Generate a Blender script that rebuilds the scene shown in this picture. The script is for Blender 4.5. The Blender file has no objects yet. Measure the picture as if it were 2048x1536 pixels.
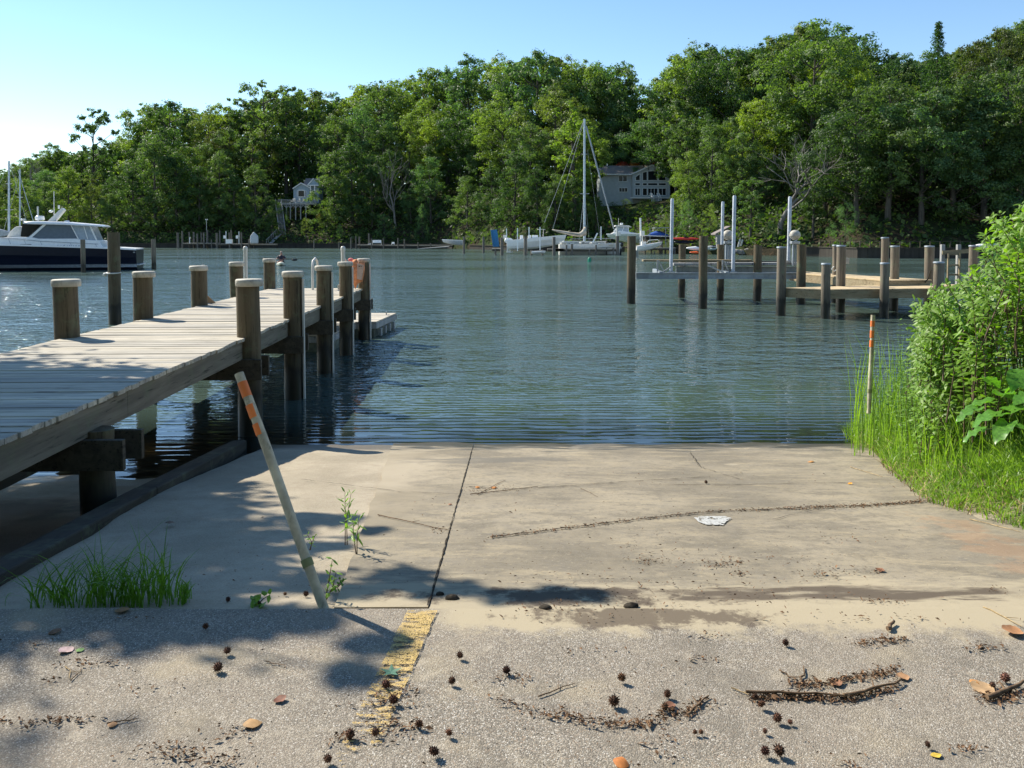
import bpy, math, random
import numpy as np
from mathutils import Vector, Matrix, noise as mnoise
R = math.radians
scene = bpy.context.scene
COL = scene.collection
# ------------------------------------------------------------------ camera, sky, sun
F, H, W2, H2 = 1657.0, 2.35, 1024.0, 551.0      # the photograph is the lower part of a taller frame: the optical axis passes above its middle
PITCH = R(2.7)
cam_d = bpy.data.cameras.new('camera'); cam = bpy.data.objects.new('camera', cam_d); COL.objects.link(cam)
cam_d.sensor_width = 36; cam_d.lens = 36 * F / 2048; cam_d.shift_y = -(768 - H2) / 2048; cam_d.clip_end = 3000; cam_d.clip_start = 0.05
cam.location = (0, 0, H); cam.rotation_euler = (math.pi / 2 - PITCH, 0, 0)
scene.camera = cam
SUN = Vector((-0.92, 0.70, 1.0)).normalized()
w = bpy.data.worlds.new('World'); scene.world = w; w.use_nodes = True
nt = w.node_tree; sky = nt.nodes.new('ShaderNodeTexSky'); sky.sky_type = 'NISHITA'; sky.sun_disc = False
sky.sun_elevation = math.asin(SUN.z); sky.sun_rotation = math.atan2(SUN.x, SUN.y)
sky.air_density = 1.0; sky.dust_density = 0.0; sky.ozone_density = 1.7; sky.altitude = 0
hs_ = nt.nodes.new('ShaderNodeHueSaturation'); hs_.inputs['Saturation'].default_value = 1.12; nt.links.new(sky.outputs[0], hs_.inputs['Color']); nt.links.new(hs_.outputs[0], nt.nodes['Background'].inputs[0]); nt.nodes['Background'].inputs[1].default_value = 0.115
sl = bpy.data.lights.new('sun', 'SUN'); sl.energy = 5.0; sl.angle = R(0.53); sl.color = (1, 0.93, 0.80)
so = bpy.data.objects.new('sun', sl); COL.objects.link(so); so.rotation_euler = SUN.to_track_quat('Z', 'Y').to_euler()
so.location = (-30, 20, 40)
scene.view_settings.view_transform = 'Standard'; scene.view_settings.look = 'None'
scene.view_settings.exposure = 0.73; scene.view_settings.gamma = 1
scene.render.resolution_x = 1024; scene.render.resolution_y = 768
scene.cycles.max_bounces = 6; scene.cycles.transparent_max_bounces = 8

def ray(px, py):
    x = (px - W2) / F; u = -(py - H2) / F; c, s = math.cos(PITCH), math.sin(PITCH)
    return Vector((x, c + u * s, -s + u * c))
def dp(px, py, Y):
    r = ray(px, py); return Vector((0, 0, H)) + r * (Y / r.y)
def gp(px, py, z=0.0):
    r = ray(px, py); return Vector((0, 0, H)) + r * ((z - H) / r.z)
def zg(y):
    return 0.75 if y < 3.46 else 0.75 - (y - 3.46) * 0.128
def gr(px, py, off=0.0):
    z = .75
    for i in range(40):
        p = gp(px, py, z); z = zg(p.y) + off
    return p
def sm(a, b, x):
    t = min(1, max(0, (x - a) / (b - a))); return t * t * (3 - 2 * t)
def nz(x, y, z=0.0): return mnoise.noise(Vector((x, y, z)))

# ------------------------------------------------------------------ material helpers
class NT:
    def __init__(s, name):
        s.m = bpy.data.materials.new(name); s.m.use_nodes = True; s.t = s.m.node_tree; s.t.nodes.clear()
        s.out = s.n('ShaderNodeOutputMaterial')
    def n(s, k, **kw):
        nd = s.t.nodes.new(k)
        for a, b in kw.items(): setattr(nd, a, b)
        return nd
    def set(s, nd, key, v):
        if v is None: return
        if hasattr(v, 'is_output') or isinstance(v, bpy.types.NodeSocket): s.t.links.new(v, nd.inputs[key])
        elif isinstance(v, (tuple, list)) and len(v) == 3 and nd.inputs[key].type == 'RGBA': nd.inputs[key].default_value = (*v, 1)
        else: nd.inputs[key].default_value = v
    def math(s, op, a, b=None, c=None, clamp=False):
        nd = s.n('ShaderNodeMath', operation=op, use_clamp=clamp); s.set(nd, 0, a)
        if b is not None: s.set(nd, 1, b)
        if c is not None: s.set(nd, 2, c)
        return nd.outputs[0]
    def mr(s, v, a, b, c=0.0, d=1.0, smooth=True):
        nd = s.n('ShaderNodeMapRange', interpolation_type='SMOOTHSTEP' if smooth else 'LINEAR')
        s.set(nd, 0, v); s.set(nd, 1, a); s.set(nd, 2, b); s.set(nd, 3, c); s.set(nd, 4, d); return nd.outputs[0]
    def mix(s, f, a, b, mode='MIX'):
        nd = s.n('ShaderNodeMix', data_type='RGBA', blend_type=mode); s.set(nd, 0, f)
        s.set(nd, 6, a); s.set(nd, 7, b); return nd.outputs[2]
    def pos(s): return s.n('ShaderNodeNewGeometry').outputs['Position']
    def obj(s): return s.n('ShaderNodeTexCoord').outputs['Object']
    def map(s, v, scale=(1, 1, 1), loc=(0, 0, 0), rot=(0, 0, 0)):
        nd = s.n('ShaderNodeMapping'); s.set(nd, 0, v); nd.inputs[1].default_value = loc; nd.inputs[2].default_value = rot
        nd.inputs[3].default_value = scale; return nd.outputs[0]
    def noise(s, v, sc, det=4, rough=.55, dist=0.0):
        nd = s.n('ShaderNodeTexNoise'); s.set(nd, 'Vector', v); s.set(nd, 'Scale', sc); s.set(nd, 'Detail', det)
        s.set(nd, 'Roughness', rough); s.set(nd, 'Distortion', dist); return nd.outputs[0]
    def voro(s, v, sc, out='Distance', feat='F1'):
        nd = s.n('ShaderNodeTexVoronoi', feature=feat); s.set(nd, 'Vector', v); s.set(nd, 'Scale', sc); return nd.outputs[out]
    def sep(s, v):
        nd = s.n('ShaderNodeSeparateXYZ'); s.set(nd, 0, v); return nd.outputs
    def bump(s, h, st=.5, dist=.01, nrm=None):
        nd = s.n('ShaderNodeBump'); s.set(nd, 'Strength', st); s.set(nd, 'Distance', dist); s.set(nd, 'Height', h)
        if nrm is not None: s.set(nd, 'Normal', nrm)
        return nd.outputs[0]
    def pr(s, col, rough=.6, spec=.4, metal=0, nrm=None, **kw):
        nd = s.n('ShaderNodeBsdfPrincipled'); s.set(nd, 'Base Color', col); s.set(nd, 'Roughness', rough)
        s.set(nd, 'Specular IOR Level', spec); s.set(nd, 'Metallic', metal)
        if nrm is not None: s.set(nd, 'Normal', nrm)
        for k, v in kw.items(): s.set(nd, k.replace('_', ' '), v)
        return nd.outputs[0]
    def done(s, sh): s.t.links.new(sh, s.out.inputs[0]); return s.m

def plain(name, col, rough=.5, spec=.4, metal=0.0, var=.12, sc=6.0, bump=0.0, tint=False, dirt=0.0):
    t = NT(name); v = t.obj(); n = t.noise(v, sc, 5)
    dark = tuple(c * (1 - var * 1.6) for c in col); lite = tuple(min(1, c * (1 + var)) for c in col)
    c = t.mix(t.mr(n, .3, .7), dark, lite)
    if dirt:
        c = t.mix(t.math('MULTIPLY', t.mr(t.noise(t.map(v, (1, 1, .25)), sc * 2.3, 6, .7), .5, .72), dirt), c, (.12, .10, .07))
    if tint: c = t.mix(1.0, c, t.n('ShaderNodeObjectInfo').outputs['Color'], 'MULTIPLY')
    nr = t.bump(t.noise(v, sc * 8, 4), bump, .004) if bump else None
    return t.done(t.pr(c, rough, spec, metal, nr))

def wood(name, c1, c2, axis=2, sc=14.0, wet=False, rough=.8, gap=None, lichen=0.0):
    t = NT(name); v = t.obj(); s = [sc, sc, sc]; s[axis] = sc * .06
    v1 = t.map(v, tuple(s)); n = t.noise(v1, 1.0, 7, .65, .4); n2 = t.noise(v, 1.7, 3)
    c = t.mix(t.mr(n, .32, .68), c1, c2)
    c = t.mix(t.mr(n2, .35, .75, 0, .55), c, tuple(x * .6 for x in c2))
    c = t.mix(t.mr(t.noise(t.map(v1, (2.3, 2.3, 2.3)), 1.0, 4, .7), .57, .65, 0, .8), c, tuple(x * .3 for x in c1))
    if lichen: c = t.mix(t.mr(t.noise(v, 5, 5, .7), .5, .7, 0, lichen), c, (.16, .20, .11))
    if gap:
        f = t.math('FLOOR', t.math('DIVIDE', t.sep(v)[1], gap)); wn = t.n('ShaderNodeTexWhiteNoise', noise_dimensions='1D')
        t.set(wn, 'W', f); c = t.mix(1.0, c, t.mix(wn.outputs[0], (.72, .73, .76), (1.12, 1.08, 1.0)), 'MULTIPLY')
    rg = rough
    if wet:
        z = t.sep(t.pos())[2]; zz = t.math('ADD', z, t.mr(t.noise(t.map(v, (9, 9, 1.5)), 1, 4), .3, .7, -.10, .10, False))
        m1 = t.mr(zz, .42, .58, 1, 0); c = t.mix(m1, c, (.012, .011, .009))
        c = t.mix(t.mr(zz, .55, 1.15, .6, 0), c, (.035, .034, .026))
        rg = t.mr(zz, .2, .5, .35, rough)
    nr = t.bump(n, .7, .006)
    return t.done(t.pr(c, rg, .3, 0, nr))

def foliage(name, c1, c2, trans=.35, rough=.55, sc=.5, spec=.35):
    t = NT(name); info = t.n('ShaderNodeObjectInfo'); v = t.pos()
    n = t.noise(v, sc, 3); n2 = t.noise(v, sc * 14, 2)
    c = t.mix(t.mr(n, .35, .65), c1, c2); c = t.mix(t.mr(n2, .3, .7, 0, .6), c, tuple(min(1, x * 1.7) for x in c2))
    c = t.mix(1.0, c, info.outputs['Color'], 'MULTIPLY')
    d = t.pr(c, rough, spec); tr = t.n('ShaderNodeBsdfTranslucent')
    t.set(tr, 0, t.mix(1.0, c, (1.5, 1.7, .5), 'MULTIPLY'))
    m = t.n('ShaderNodeMixShader'); m.inputs[0].default_value = trans
    t.t.links.new(d, m.inputs[1]); t.t.links.new(tr.outputs[0], m.inputs[2]); return t.done(m.outputs[0])

M = {}
M['pile'] = wood('pile_wood', (.085, .062, .036), (.16, .125, .075), wet=True, lichen=.45)
M['pile_grey'] = wood('pile_wood_grey', (.13, .105, .075), (.24, .20, .15), wet=True, lichen=.5)
M['pile_far'] = wood('pile_wood_far', (.10, .09, .075), (.20, .18, .15), wet=False)
M['deck'] = wood('deck_boards', (.38, .35, .29), (.60, .55, .46), axis=0, sc=16, gap=.146, rough=.85)
M['fascia'] = wood('fascia_wood', (.12, .105, .08), (.22, .195, .15), axis=1, sc=14, rough=.85, lichen=.3)
M['frame_dark'] = wood('frame_wood', (.05, .042, .03), (.10, .085, .06), axis=1, sc=14)
M['pier_deck'] = wood('pier_boards', (.44, .33, .18), (.64, .50, .31), axis=1, sc=10, rough=.85)
M['pier_side'] = wood('pier_side', (.24, .18, .10), (.36, .29, .18), axis=0, sc=8, lichen=.3)
M['timber'] = wood('timber', (.03, .025, .018), (.06, .052, .038), axis=1, sc=10, lichen=.3)  # darkened so the base colour carries the shade over the kerb
M['far_deck'] = wood('far_deck', (.36, .33, .27), (.50, .46, .38), axis=0, sc=5)
M['bark'] = wood('bark', (.045, .038, .03), (.10, .09, .072), sc=3)
M['bark_pale'] = wood('bark_pale', (.13, .12, .105), (.24, .225, .20), sc=3)
M['cap'] = plain('white_cap', (.48, .45, .38), .65, .3, var=.15, sc=9, dirt=.6)
M['pvc'] = plain('pvc', (.62, .59, .53), .4, .45, var=.06, sc=5, dirt=.25)
M['pvc_dirty'] = plain('pvc_dirty', (.56, .50, .36), .55, .35, var=.22, sc=9, dirt=.8)
M['orange'] = plain('orange_tape', (.85, .22, .05), .45, .4, var=.1)
M['vest'] = plain('vest_fabric', (.78, .30, .14), .8, .2, var=.2, sc=14, bump=.4)
M['panel'] = plain('vest_panel', (.60, .42, .33), .75, .2, var=.1, sc=14)
M['ink'] = plain('ink', (.04, .04, .05), .7)
M['galv'] = plain('galvanised', (.42, .44, .46), .4, .5, .6, var=.12, sc=8)
M['alu'] = plain('aluminium', (.30, .34, .37), .5, .5, .3, var=.15, sc=3, dirt=.4)
M['white'] = plain('white_gel', (.82, .82, .80), .25, .5, var=.03)
M['offwhite'] = plain('off_white', (.66, .65, .60), .4, .5, var=.08)
M['navy'] = plain('navy_gel', (.006, .009, .020), .3, .3, var=.1)
M['glass'] = plain('dark_glass', (.012, .015, .018), .15, .22, var=.05)
M['mesh_screen'] = plain('screen_mesh', (.12, .15, .18), .5, .3, var=.06)
M['vinyl'] = plain('clear_vinyl', (.34, .40, .46), .2, .6, var=.08)
M['canvas'] = plain('canvas', (.72, .69, .62), .8, .2, var=.06)
M['black'] = plain('black_plastic', (.02, .02, .022), .35)
M['blue_cov'] = plain('blue_canvas', (.03, .09, .34), .7, .2, var=.15)
M['blue_board'] = plain('blue_board', (.03, .16, .34), .6, .3, var=.15)
M['blue_trim'] = plain('blue_trim', (.04, .10, .30), .4)
M['red'] = plain('red_hull', (.62, .04, .03), .35, .5, var=.1)
M['orange_hull'] = plain('orange_hull', (.85, .14, .03), .35, .5)
M['grey_hull'] = plain('grey_hull', (.45, .47, .47), .4, .4)
M['pale_green'] = plain('pale_hull', (.42, .50, .45), .35, .4)
M['tan_cover'] = plain('tan_cover', (.42, .38, .31), .85, .2, var=.2, sc=2)
M['sail_mast'] = plain('mast_paint', (.45, .52, .58), .35, .5, .3)
M['green_buoy'] = plain('green_buoy', (.0, .22, .12), .4)
M['siding'] = plain('siding', (.42, .46, .47), .8, .2, var=.05, sc=2)
M['siding_blue'] = plain('siding_blue', (.30, .38, .44), .8, .2, var=.05, sc=2)
M['roof'] = plain('shingles', (.24, .21, .20), .9, .2, var=.2, sc=9)
M['trim'] = plain('trim', (.74, .75, .73), .6)
M['grey_post'] = wood('grey_post', (.26, .26, .25), (.40, .40, .38), sc=5)
M['skin'] = plain('skin', (.42, .22, .15), .5)
M['shirt'] = plain('dark_shirt', (.03, .025, .04), .8)
M['cap_cloth'] = plain('cap_cloth', (.40, .30, .24), .8)
M['gum'] = plain('seed_ball', (.085, .042, .026), .8, .2, var=.4, sc=60, tint=True)
M['brown_leaf'] = plain('dry_leaf', (1, 1, 1), .7, .3, var=.25, sc=25, tint=True)
M['twig'] = plain('twig', (.17, .11, .065), .85, .2, var=.3, sc=30)
M['straw'] = plain('straw', (.40, .29, .15), .85, .2, var=.3, sc=30)
M['litter'] = plain('litter', (.19, .11, .06), .9, .15, var=.5, sc=90)
M['rock'] = plain('rock', (.26, .24, .21), .9, .2, var=.3, sc=2, bump=.8)
M['crack'] = plain('crack_soil', (.05, .042, .032), .95, .1, var=.4, sc=30)
M['crown'] = foliage('crown_leaves', (.048, .082, .027), (.112, .172, .056), .46, sc=.35)
M['shrub'] = foliage('shrub_leaves', (.07, .135, .015), (.16, .27, .035), .45, .45, 3, .35)
M['grass'] = foliage('grass_blades', (.075, .15, .02), (.19, .29, .05), .45, .4, 3, .4)
M['weed'] = foliage('weed_leaves', (.10, .19, .03), (.17, .28, .06), .4, .45, 6)
M['broad'] = foliage('broad_leaves', (.06, .15, .02), (.10, .24, .03), .4, .35, 4, .5)

# ------------------------------------------------------------------ mesh builder
class MB:
    def __init__(s): s.v = []; s.f = []; s.fm = []; s.mi = 0
    def add(s, vs, fs):
        b = len(s.v); s.v += [tuple(q) for q in vs]; s.f += [tuple(b + i for i in f) for f in fs]; s.fm += [s.mi] * len(fs); return s
    def box(s, c, d, rz=0.0, ry=0.0, rx=0.0):
        m = Matrix.Translation(Vector(c)) @ Matrix.Rotation(rz, 4, 'Z') @ Matrix.Rotation(ry, 4, 'Y') @ Matrix.Rotation(rx, 4, 'X')
        hx, hy, hz = d[0] / 2, d[1] / 2, d[2] / 2
        vs = [m @ Vector((x, y, z)) for x in (-hx, hx) for y in (-hy, hy) for z in (-hz, hz)]
        return s.add(vs, [(0, 1, 3, 2), (4, 6, 7, 5), (0, 4, 5, 1), (2, 3, 7, 6), (0, 2, 6, 4), (1, 5, 7, 3)])
    def beam(s, a, b, wd, ht):
        a, b = Vector(a), Vector(b); d = (b - a).normalized(); up = Vector((0, 0, 1)) if abs(d.z) < .95 else Vector((0, 1, 0))
        sd = d.cross(up).normalized(); up = sd.cross(d)
        vs = [p + sd * x * wd / 2 + up * z * ht / 2 for p in (a, b) for x in (-1, 1) for z in (-1, 1)]
        return s.add(vs, [(0, 1, 3, 2), (4, 6, 7, 5), (0, 4, 5, 1), (2, 3, 7, 6), (0, 2, 6, 4), (1, 5, 7, 3)])
    def tube(s, pts, rad, n=10, caps=True):
        pts = [Vector(p) for p in pts]; rad = rad if hasattr(rad, '__len__') else [rad] * len(pts); rings = []
        prev = None
        for i, p in enumerate(pts):
            d = (pts[min(i + 1, len(pts) - 1)] - pts[max(i - 1, 0)]).normalized()
            if prev is None:
                a = Vector((1, 0, 0)) if abs(d.x) < .8 else Vector((0, 1, 0)); u = d.cross(a).normalized()
            else:
                u = (prev - d * prev.dot(d)).normalized()
            prev = u; v = d.cross(u)
            rings.append([p + (u * math.cos(2 * math.pi * k / n) + v * math.sin(2 * math.pi * k / n)) * rad[i] for k in range(n)])
        vs = [q for r in rings for q in r]; fs = []
        for i in range(len(pts) - 1):
            for k in range(n):
                k2 = (k + 1) % n; fs.append((i * n + k, i * n + k2, (i + 1) * n + k2, (i + 1) * n + k))
        s.add(vs, fs)
        if caps:
            s.add(rings[0], [tuple(range(n))[::-1]]); s.add(rings[-1], [tuple(range(n))])
        return s
    def lathe(s, c, prof, n=20):
        c = Vector(c); vs = []
        for (r, z) in prof: vs += [c + Vector((r * math.cos(2 * math.pi * k / n), r * math.sin(2 * math.pi * k / n), z)) for k in range(n)]
        fs = [(i * n + k, i * n + (k + 1) % n, (i + 1) * n + (k + 1) % n, (i + 1) * n + k) for i in range(len(prof) - 1) for k in range(n)]
        return s.add(vs, fs)
    def prism(s, poly, z0, z1):
        n = len(poly); vs = [(x, y, z0) for x, y in poly] + [(x, y, z1) for x, y in poly]
        fs = [tuple(range(n))[::-1], tuple(range(n, 2 * n))] + [(i, (i + 1) % n, n + (i + 1) % n, n + i) for i in range(n)]
        return s.add(vs, fs)
    def slab(s, pts, off):           # polygon of 3-D points, thickened by the vector off
        n = len(pts); o = Vector(off); vs = [Vector(p) for p in pts] + [Vector(p) + o for p in pts]
        fs = [tuple(range(n))[::-1], tuple(range(n, 2 * n))] + [(i, (i + 1) % n, n + (i + 1) % n, n + i) for i in range(n)]
        return s.add(vs, fs)
    def loft(s, rings, closed=True, caps=True):
        n = len(rings[0]); vs = [q for r in rings for q in r]; fs = []
        for i in range(len(rings) - 1):
            for k in range(n if closed else n - 1):
                k2 = (k + 1) % n; fs.append((i * n + k, i * n + k2, (i + 1) * n + k2, (i + 1) * n + k))
        if caps: fs += [tuple(range(n))[::-1], tuple((len(rings) - 1) * n + k for k in range(n))]
        return s.add(vs, fs)
    def ball(s, c, r, n=12, sq=(1, 1, 1)):
        m = n // 2; vs = []; c = Vector(c)
        for i in range(m + 1):
            t = math.pi * i / m
            for k in range(n):
                p = 2 * math.pi * k / n
                vs.append(c + Vector((r * sq[0] * math.sin(t) * math.cos(p), r * sq[1] * math.sin(t) * math.sin(p), r * sq[2] * math.cos(t))))
        return s.add(vs, [(i * n + k, (i + 1) * n + k, (i + 1) * n + (k + 1) % n, i * n + (k + 1) % n) for i in range(m) for k in range(n)])
    def build(s, name, m, parent=None, smooth=False, bevel=0.0, mats=None):
        me = bpy.data.meshes.new(name); off = parent.matrix_world_off if False else None
        if parent is not None:
            root = parent; o = Vector((0, 0, 0))
            while root is not None: o += root.location; root = root.parent
            me.from_pydata([(a - o.x, b - o.y, c - o.z) for a, b, c in s.v], [], s.f)
        else: me.from_pydata(s.v, [], s.f)
        me.materials.append(m)
        for x in (mats or []): me.materials.append(x)
        if mats: me.polygons.foreach_set('material_index', s.fm)
        if smooth: me.polygons.foreach_set('use_smooth', [True] * len(me.polygons))
        me.update(); ob = bpy.data.objects.new(name, me); COL.objects.link(ob)
        if parent is not None: ob.parent = parent
        if bevel:
            b = ob.modifiers.new('bevel', 'BEVEL'); b.width = bevel; b.segments = 2; b.limit_method = 'ANGLE'
        return ob

def thing(name, label, cat, loc=(0, 0, 0), group=None):
    o = bpy.data.objects.new(name, None); COL.objects.link(o); o.location = loc; o.empty_display_size = .1
    o['label'] = label; o['category'] = cat
    if group: o['group'] = group
    return o
def tag(o, label=None, cat=None, group=None, kind=None):
    for k, v in (('label', label), ('category', cat), ('group', group), ('kind', kind)):
        if v: o[k] = v
    return o
def children(o, pool): return [c for c in pool if c.parent == o]
def dup(src_parts, root, loc, rz=0.0, sc=(1, 1, 1), color=None, label=None, tilt=None):
    """copy a thing: src_parts = [(part, [sub-parts])]"""
    r = root.copy(); COL.objects.link(r); r.location = loc; r.rotation_euler = tilt or (0, 0, rz); r.scale = sc
    if label: r['label'] = label
    for p, subs in src_parts:
        c = p.copy(); COL.objects.link(c); c.parent = r
        if color: c.color = (*color, 1)
        for g in subs:
            d = g.copy(); COL.objects.link(d); d.parent = c
    return r
ORD = ['first', 'second', 'third', 'fourth', 'fifth', 'sixth', 'seventh', 'eighth', 'ninth', 'tenth', 'eleventh', 'twelfth', 'thirteenth',
       'fourteenth', 'fifteenth', 'sixteenth', 'seventeenth', 'eighteenth', 'nineteenth', 'twentieth']
def ordw(i):
    if i < 20: return ORD[i]
    tens = ['twenty', 'thirty', 'forty', 'fifty', 'sixty'][(i + 1) // 10 - 2]; r = (i + 1) % 10
    return (tens + '-' + ORD[r - 1]) if r else tens[:-1] + 'ieth'
def leafcloud(name, C, N, size, mat_, parent=None, aspect=.6, rng=None, droop=0.0):
    """many small kite-shaped leaf faces: centres C (n,3), normals N (n,3), sizes (n,)"""
    n = len(C); rng = rng or np.random.default_rng(1)
    N = N / np.linalg.norm(N, axis=1)[:, None]; A = rng.normal(size=(n, 3)); A[:, 2] -= droop
    U = np.cross(N, A); U /= np.linalg.norm(U, axis=1)[:, None]; V = np.cross(N, U)
    s = np.asarray(size)[:, None]; V2 = V
    a = C - V2 * s * .5; b = C + U * s * aspect * .5 - V2 * s * .05 + N * s * .08; c = C + V2 * s * .5; d = C - U * s * aspect * .5 - V2 * s * .05 + N * s * .08
    vs = np.stack([a, b, c, d], 1).reshape(-1, 3).astype(np.float32)
    me = bpy.data.meshes.new(name); me.vertices.add(4 * n); me.vertices.foreach_set('co', vs.ravel())
    me.loops.add(4 * n); me.loops.foreach_set('vertex_index', np.arange(4 * n, dtype=np.int32))
    me.polygons.add(n); me.polygons.foreach_set('loop_start', np.arange(0, 4 * n, 4, dtype=np.int32))
    me.polygons.foreach_set('loop_total', np.full(n, 4, dtype=np.int32)); me.update(calc_edges=True)
    me.materials.append(mat_); ob = bpy.data.objects.new(name, me); COL.objects.link(ob)
    if parent is not None: ob.parent = parent
    return ob
def sheet(name, xs, ys, fz, mat_, smooth=True):
    nx, ny = len(xs), len(ys); vs = [(x, y, fz(x, y)) for y in ys for x in xs]
    fs = [(j * nx + i, j * nx + i + 1, (j + 1) * nx + i + 1, (j + 1) * nx + i) for j in range(ny - 1) for i in range(nx - 1)]
    m = MB(); m.add(vs, fs); o = m.build(name, mat_, smooth=smooth); o['kind'] = 'structure'; return o

# ================================================================== THE SETTING
# --- near ground
def xr_edge(y):            # edge of the grassy bank on the right
    return np.interp(y, [-5, 2, 4.0, 4.9, 5.9, 7.3, 8.6, 9.6, 12], [5.6, 4.6, 3.55, 3.25, 3.08, 3.45, 3.9, 4.0, 5.0])
def gz(x, y):
    base = zg(y)
    z = base - .022 * (1 - sm(5.0, 5.4, y)) * sm(3.5, 3.9, y) - .008 + .012 * nz(x * 1.5, y * 1.5) + .006 * nz(x * 7, y * 7)
    if x < -2.75: z = base - .012 - (.16 if y > 4 else .16 * sm(3.3, 4, y)) * sm(-2.75, -3.05, x) + .03 * nz(x * 1.3, y * 1.3, 4) + .012 * nz(x * 6, y * 6)
    xe = float(xr_edge(y))
    if x > xe - .1:
        k = sm(xe - .1, xe + .5, x) * (1 - sm(9.2, 11.5, y)); z += .22 * k + .45 * sm(xe + .3, xe + 2.5, x) * (1 - sm(8.8, 12.5, y))
    if y < 3.47: z = min(z, .743) if x < xe else z
    return max(z, -3.0)
xs = sorted(set([-60, -40, -28, -20, -14, -10] + [round(-8 + .16 * i, 3) for i in range(int(16 / .16) + 1)] + [10, 13, 18, 26, 40, 60]))
ys = sorted(set([-25, -12, -5, -1, 1, 2.2] + [round(2.6 + .16 * i, 3) for i in range(int(9.4 / .16) + 1)] + [12.5, 14, 17, 22, 30, 40]))
t = NT('sandy_silt'); v = t.pos(); z = t.sep(v)
n1 = t.noise(v, 1.3, 5); n2 = t.noise(v, 9, 6, .65); n3 = t.noise(v, 120, 3)
c = t.mix(t.mr(n1, .35, .65), (.25, .21, .145), (.36, .305, .22)); c = t.mix(t.mr(n2, .4, .7, 0, .5), c, (.22, .175, .12))
c = t.mix(t.mr(n3, .35, .7, 0, .35), c, (.52, .46, .36))
c = t.mix(t.mr(z[0], -3.3, -2.8, .75, 0), c, (.07, .06, .045)) if False else c
shady = t.math('MULTIPLY', t.mr(z[0], -3.2, -2.8, 1, 0), t.mr(t.math('ADD', z[1], t.mr(n1, .3, .7, -.5, .5, False)), 6.5, 7.1, 1, 0))
c = t.mix(t.math('MULTIPLY', shady, .8), c, (.05, .042, .03))  # shade beside and under the dock, put into the ground colour
rt = t.mr(z[0], 2.9, 3.5); c = t.mix(rt, c, (.10, .08, .045))
wet = t.mr(t.math('ADD', z[2], t.mr(n1, .3, .7, -.02, .02, False)), .02, .09, 1, 0)
c = t.mix(t.math('MULTIPLY', wet, .6), c, (.06, .05, .035))
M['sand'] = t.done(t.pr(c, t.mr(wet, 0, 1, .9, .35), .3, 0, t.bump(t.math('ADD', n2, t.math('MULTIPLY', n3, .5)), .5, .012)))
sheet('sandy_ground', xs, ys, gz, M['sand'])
# --- concrete boat ramp
t = NT('ramp_concrete'); v = t.pos(); s3 = t.sep(v)
n1 = t.noise(v, .9, 5); n2 = t.noise(v, 5, 6, .7); n3 = t.noise(v, 90, 3); n4 = t.noise(t.map(v, (1, 3.5, 1)), 2.2, 5, .6)
c = t.mix(t.mr(n1, .35, .65), (.185, .155, .105), (.325, .272, .185)); c = t.mix(t.mr(n2, .45, .75, 0, .5), c, (.19, .17, .14))
c = t.mix(t.mr(n4, .52, .68, 0, .6), c, (.38, .31, .195)); c = t.mix(t.mr(t.noise(t.map(v, (1, 1.8, 1)), 2.1, 9, .8), .48, .60, 0, .65), c, (.135, .115, .08)); c = t.mix(t.mr(t.noise(v, 19, 6, .8), .50, .64, 0, .55), c, (.12, .10, .075)); c = t.mix(t.mr(t.noise(t.map(v, (1, 1, 1), (9, 2, 0)), 34, 4, .7), .58, .68, 0, .45), c, (.42, .35, .23))
c = t.mix(t.mr(n3, .3, .75, .0, .45), c, (.20, .18, .15)); c = t.mix(t.mr(t.voro(v, 170), 0, .28, .5, 0), c, (.55, .5, .42))
lfm = t.math('MULTIPLY', t.mr(t.math('ADD', s3[0], t.mr(n2, .3, .7, -.25, .25, False)), -.95, -.45, 1, 0), t.mr(s3[1], 4.6, 5.6)); c = t.mix(lfm, c, t.mix(t.mr(n1, .35, .65), (.25, .21, .145), (.36, .305, .22)))
yy = t.math('ADD', s3[1], t.mr(n4, .3, .7, -.35, .35, False))
c = t.mix(t.mr(yy, 3.66, 4.0, .75, 0), c, (.40, .335, .225))             # silt washed to the joint
def blot(t, s3, cx, cy, rx, ry, n):
    a = t.math('POWER', t.math('DIVIDE', t.math('SUBTRACT', s3[0], cx), rx), 2); b = t.math('POWER', t.math('DIVIDE', t.math('SUBTRACT', s3[1], cy), ry), 2)
    return t.mr(t.math('ADD', t.math('ADD', a, b), t.mr(n, .3, .7, -1.5, 1.5, False)), .25, 1.35, 1, 0)
soil = t.math('MULTIPLY', t.math('MAXIMUM', blot(t, s3, .30, 3.67, .75, .14, n2), blot(t, s3, 1.5, 3.71, .9, .11, n4)), .85)
c = t.mix(soil, c, (.06, .042, .030))
c = t.mix(t.math('MULTIPLY', blot(t, s3, 2.75, 4.35, .22, 1.0, n2), .34), c, (.34, .19, .10))   # rusty wash
c = t.mix(t.math('MULTIPLY', blot(t, s3, -.35, 8.0, .9, .22, n4), .6), c, (.13, .12, .10))
wl = t.math('ADD', s3[2], t.mr(n4, .3, .7, -.045, .045, False)); wet = t.mr(wl, .02, .09, 1, 0)
c = t.mix(t.math('MULTIPLY', wet, .85), c, (.055, .05, .035)); c = t.mix(t.mr(s3[2], -.35, .0, 1, 0), c, (.07, .065, .035))
M['ramp'] = t.done(t.pr(c, t.mr(wet, 0, 1, .88, .3), .3, 0, t.bump(t.math('ADD', n2, t.math('MULTIPLY', n3, .3)), .4, .007)))
JX = lambda y: -.36 - .012 * (y - 3.4)
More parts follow.
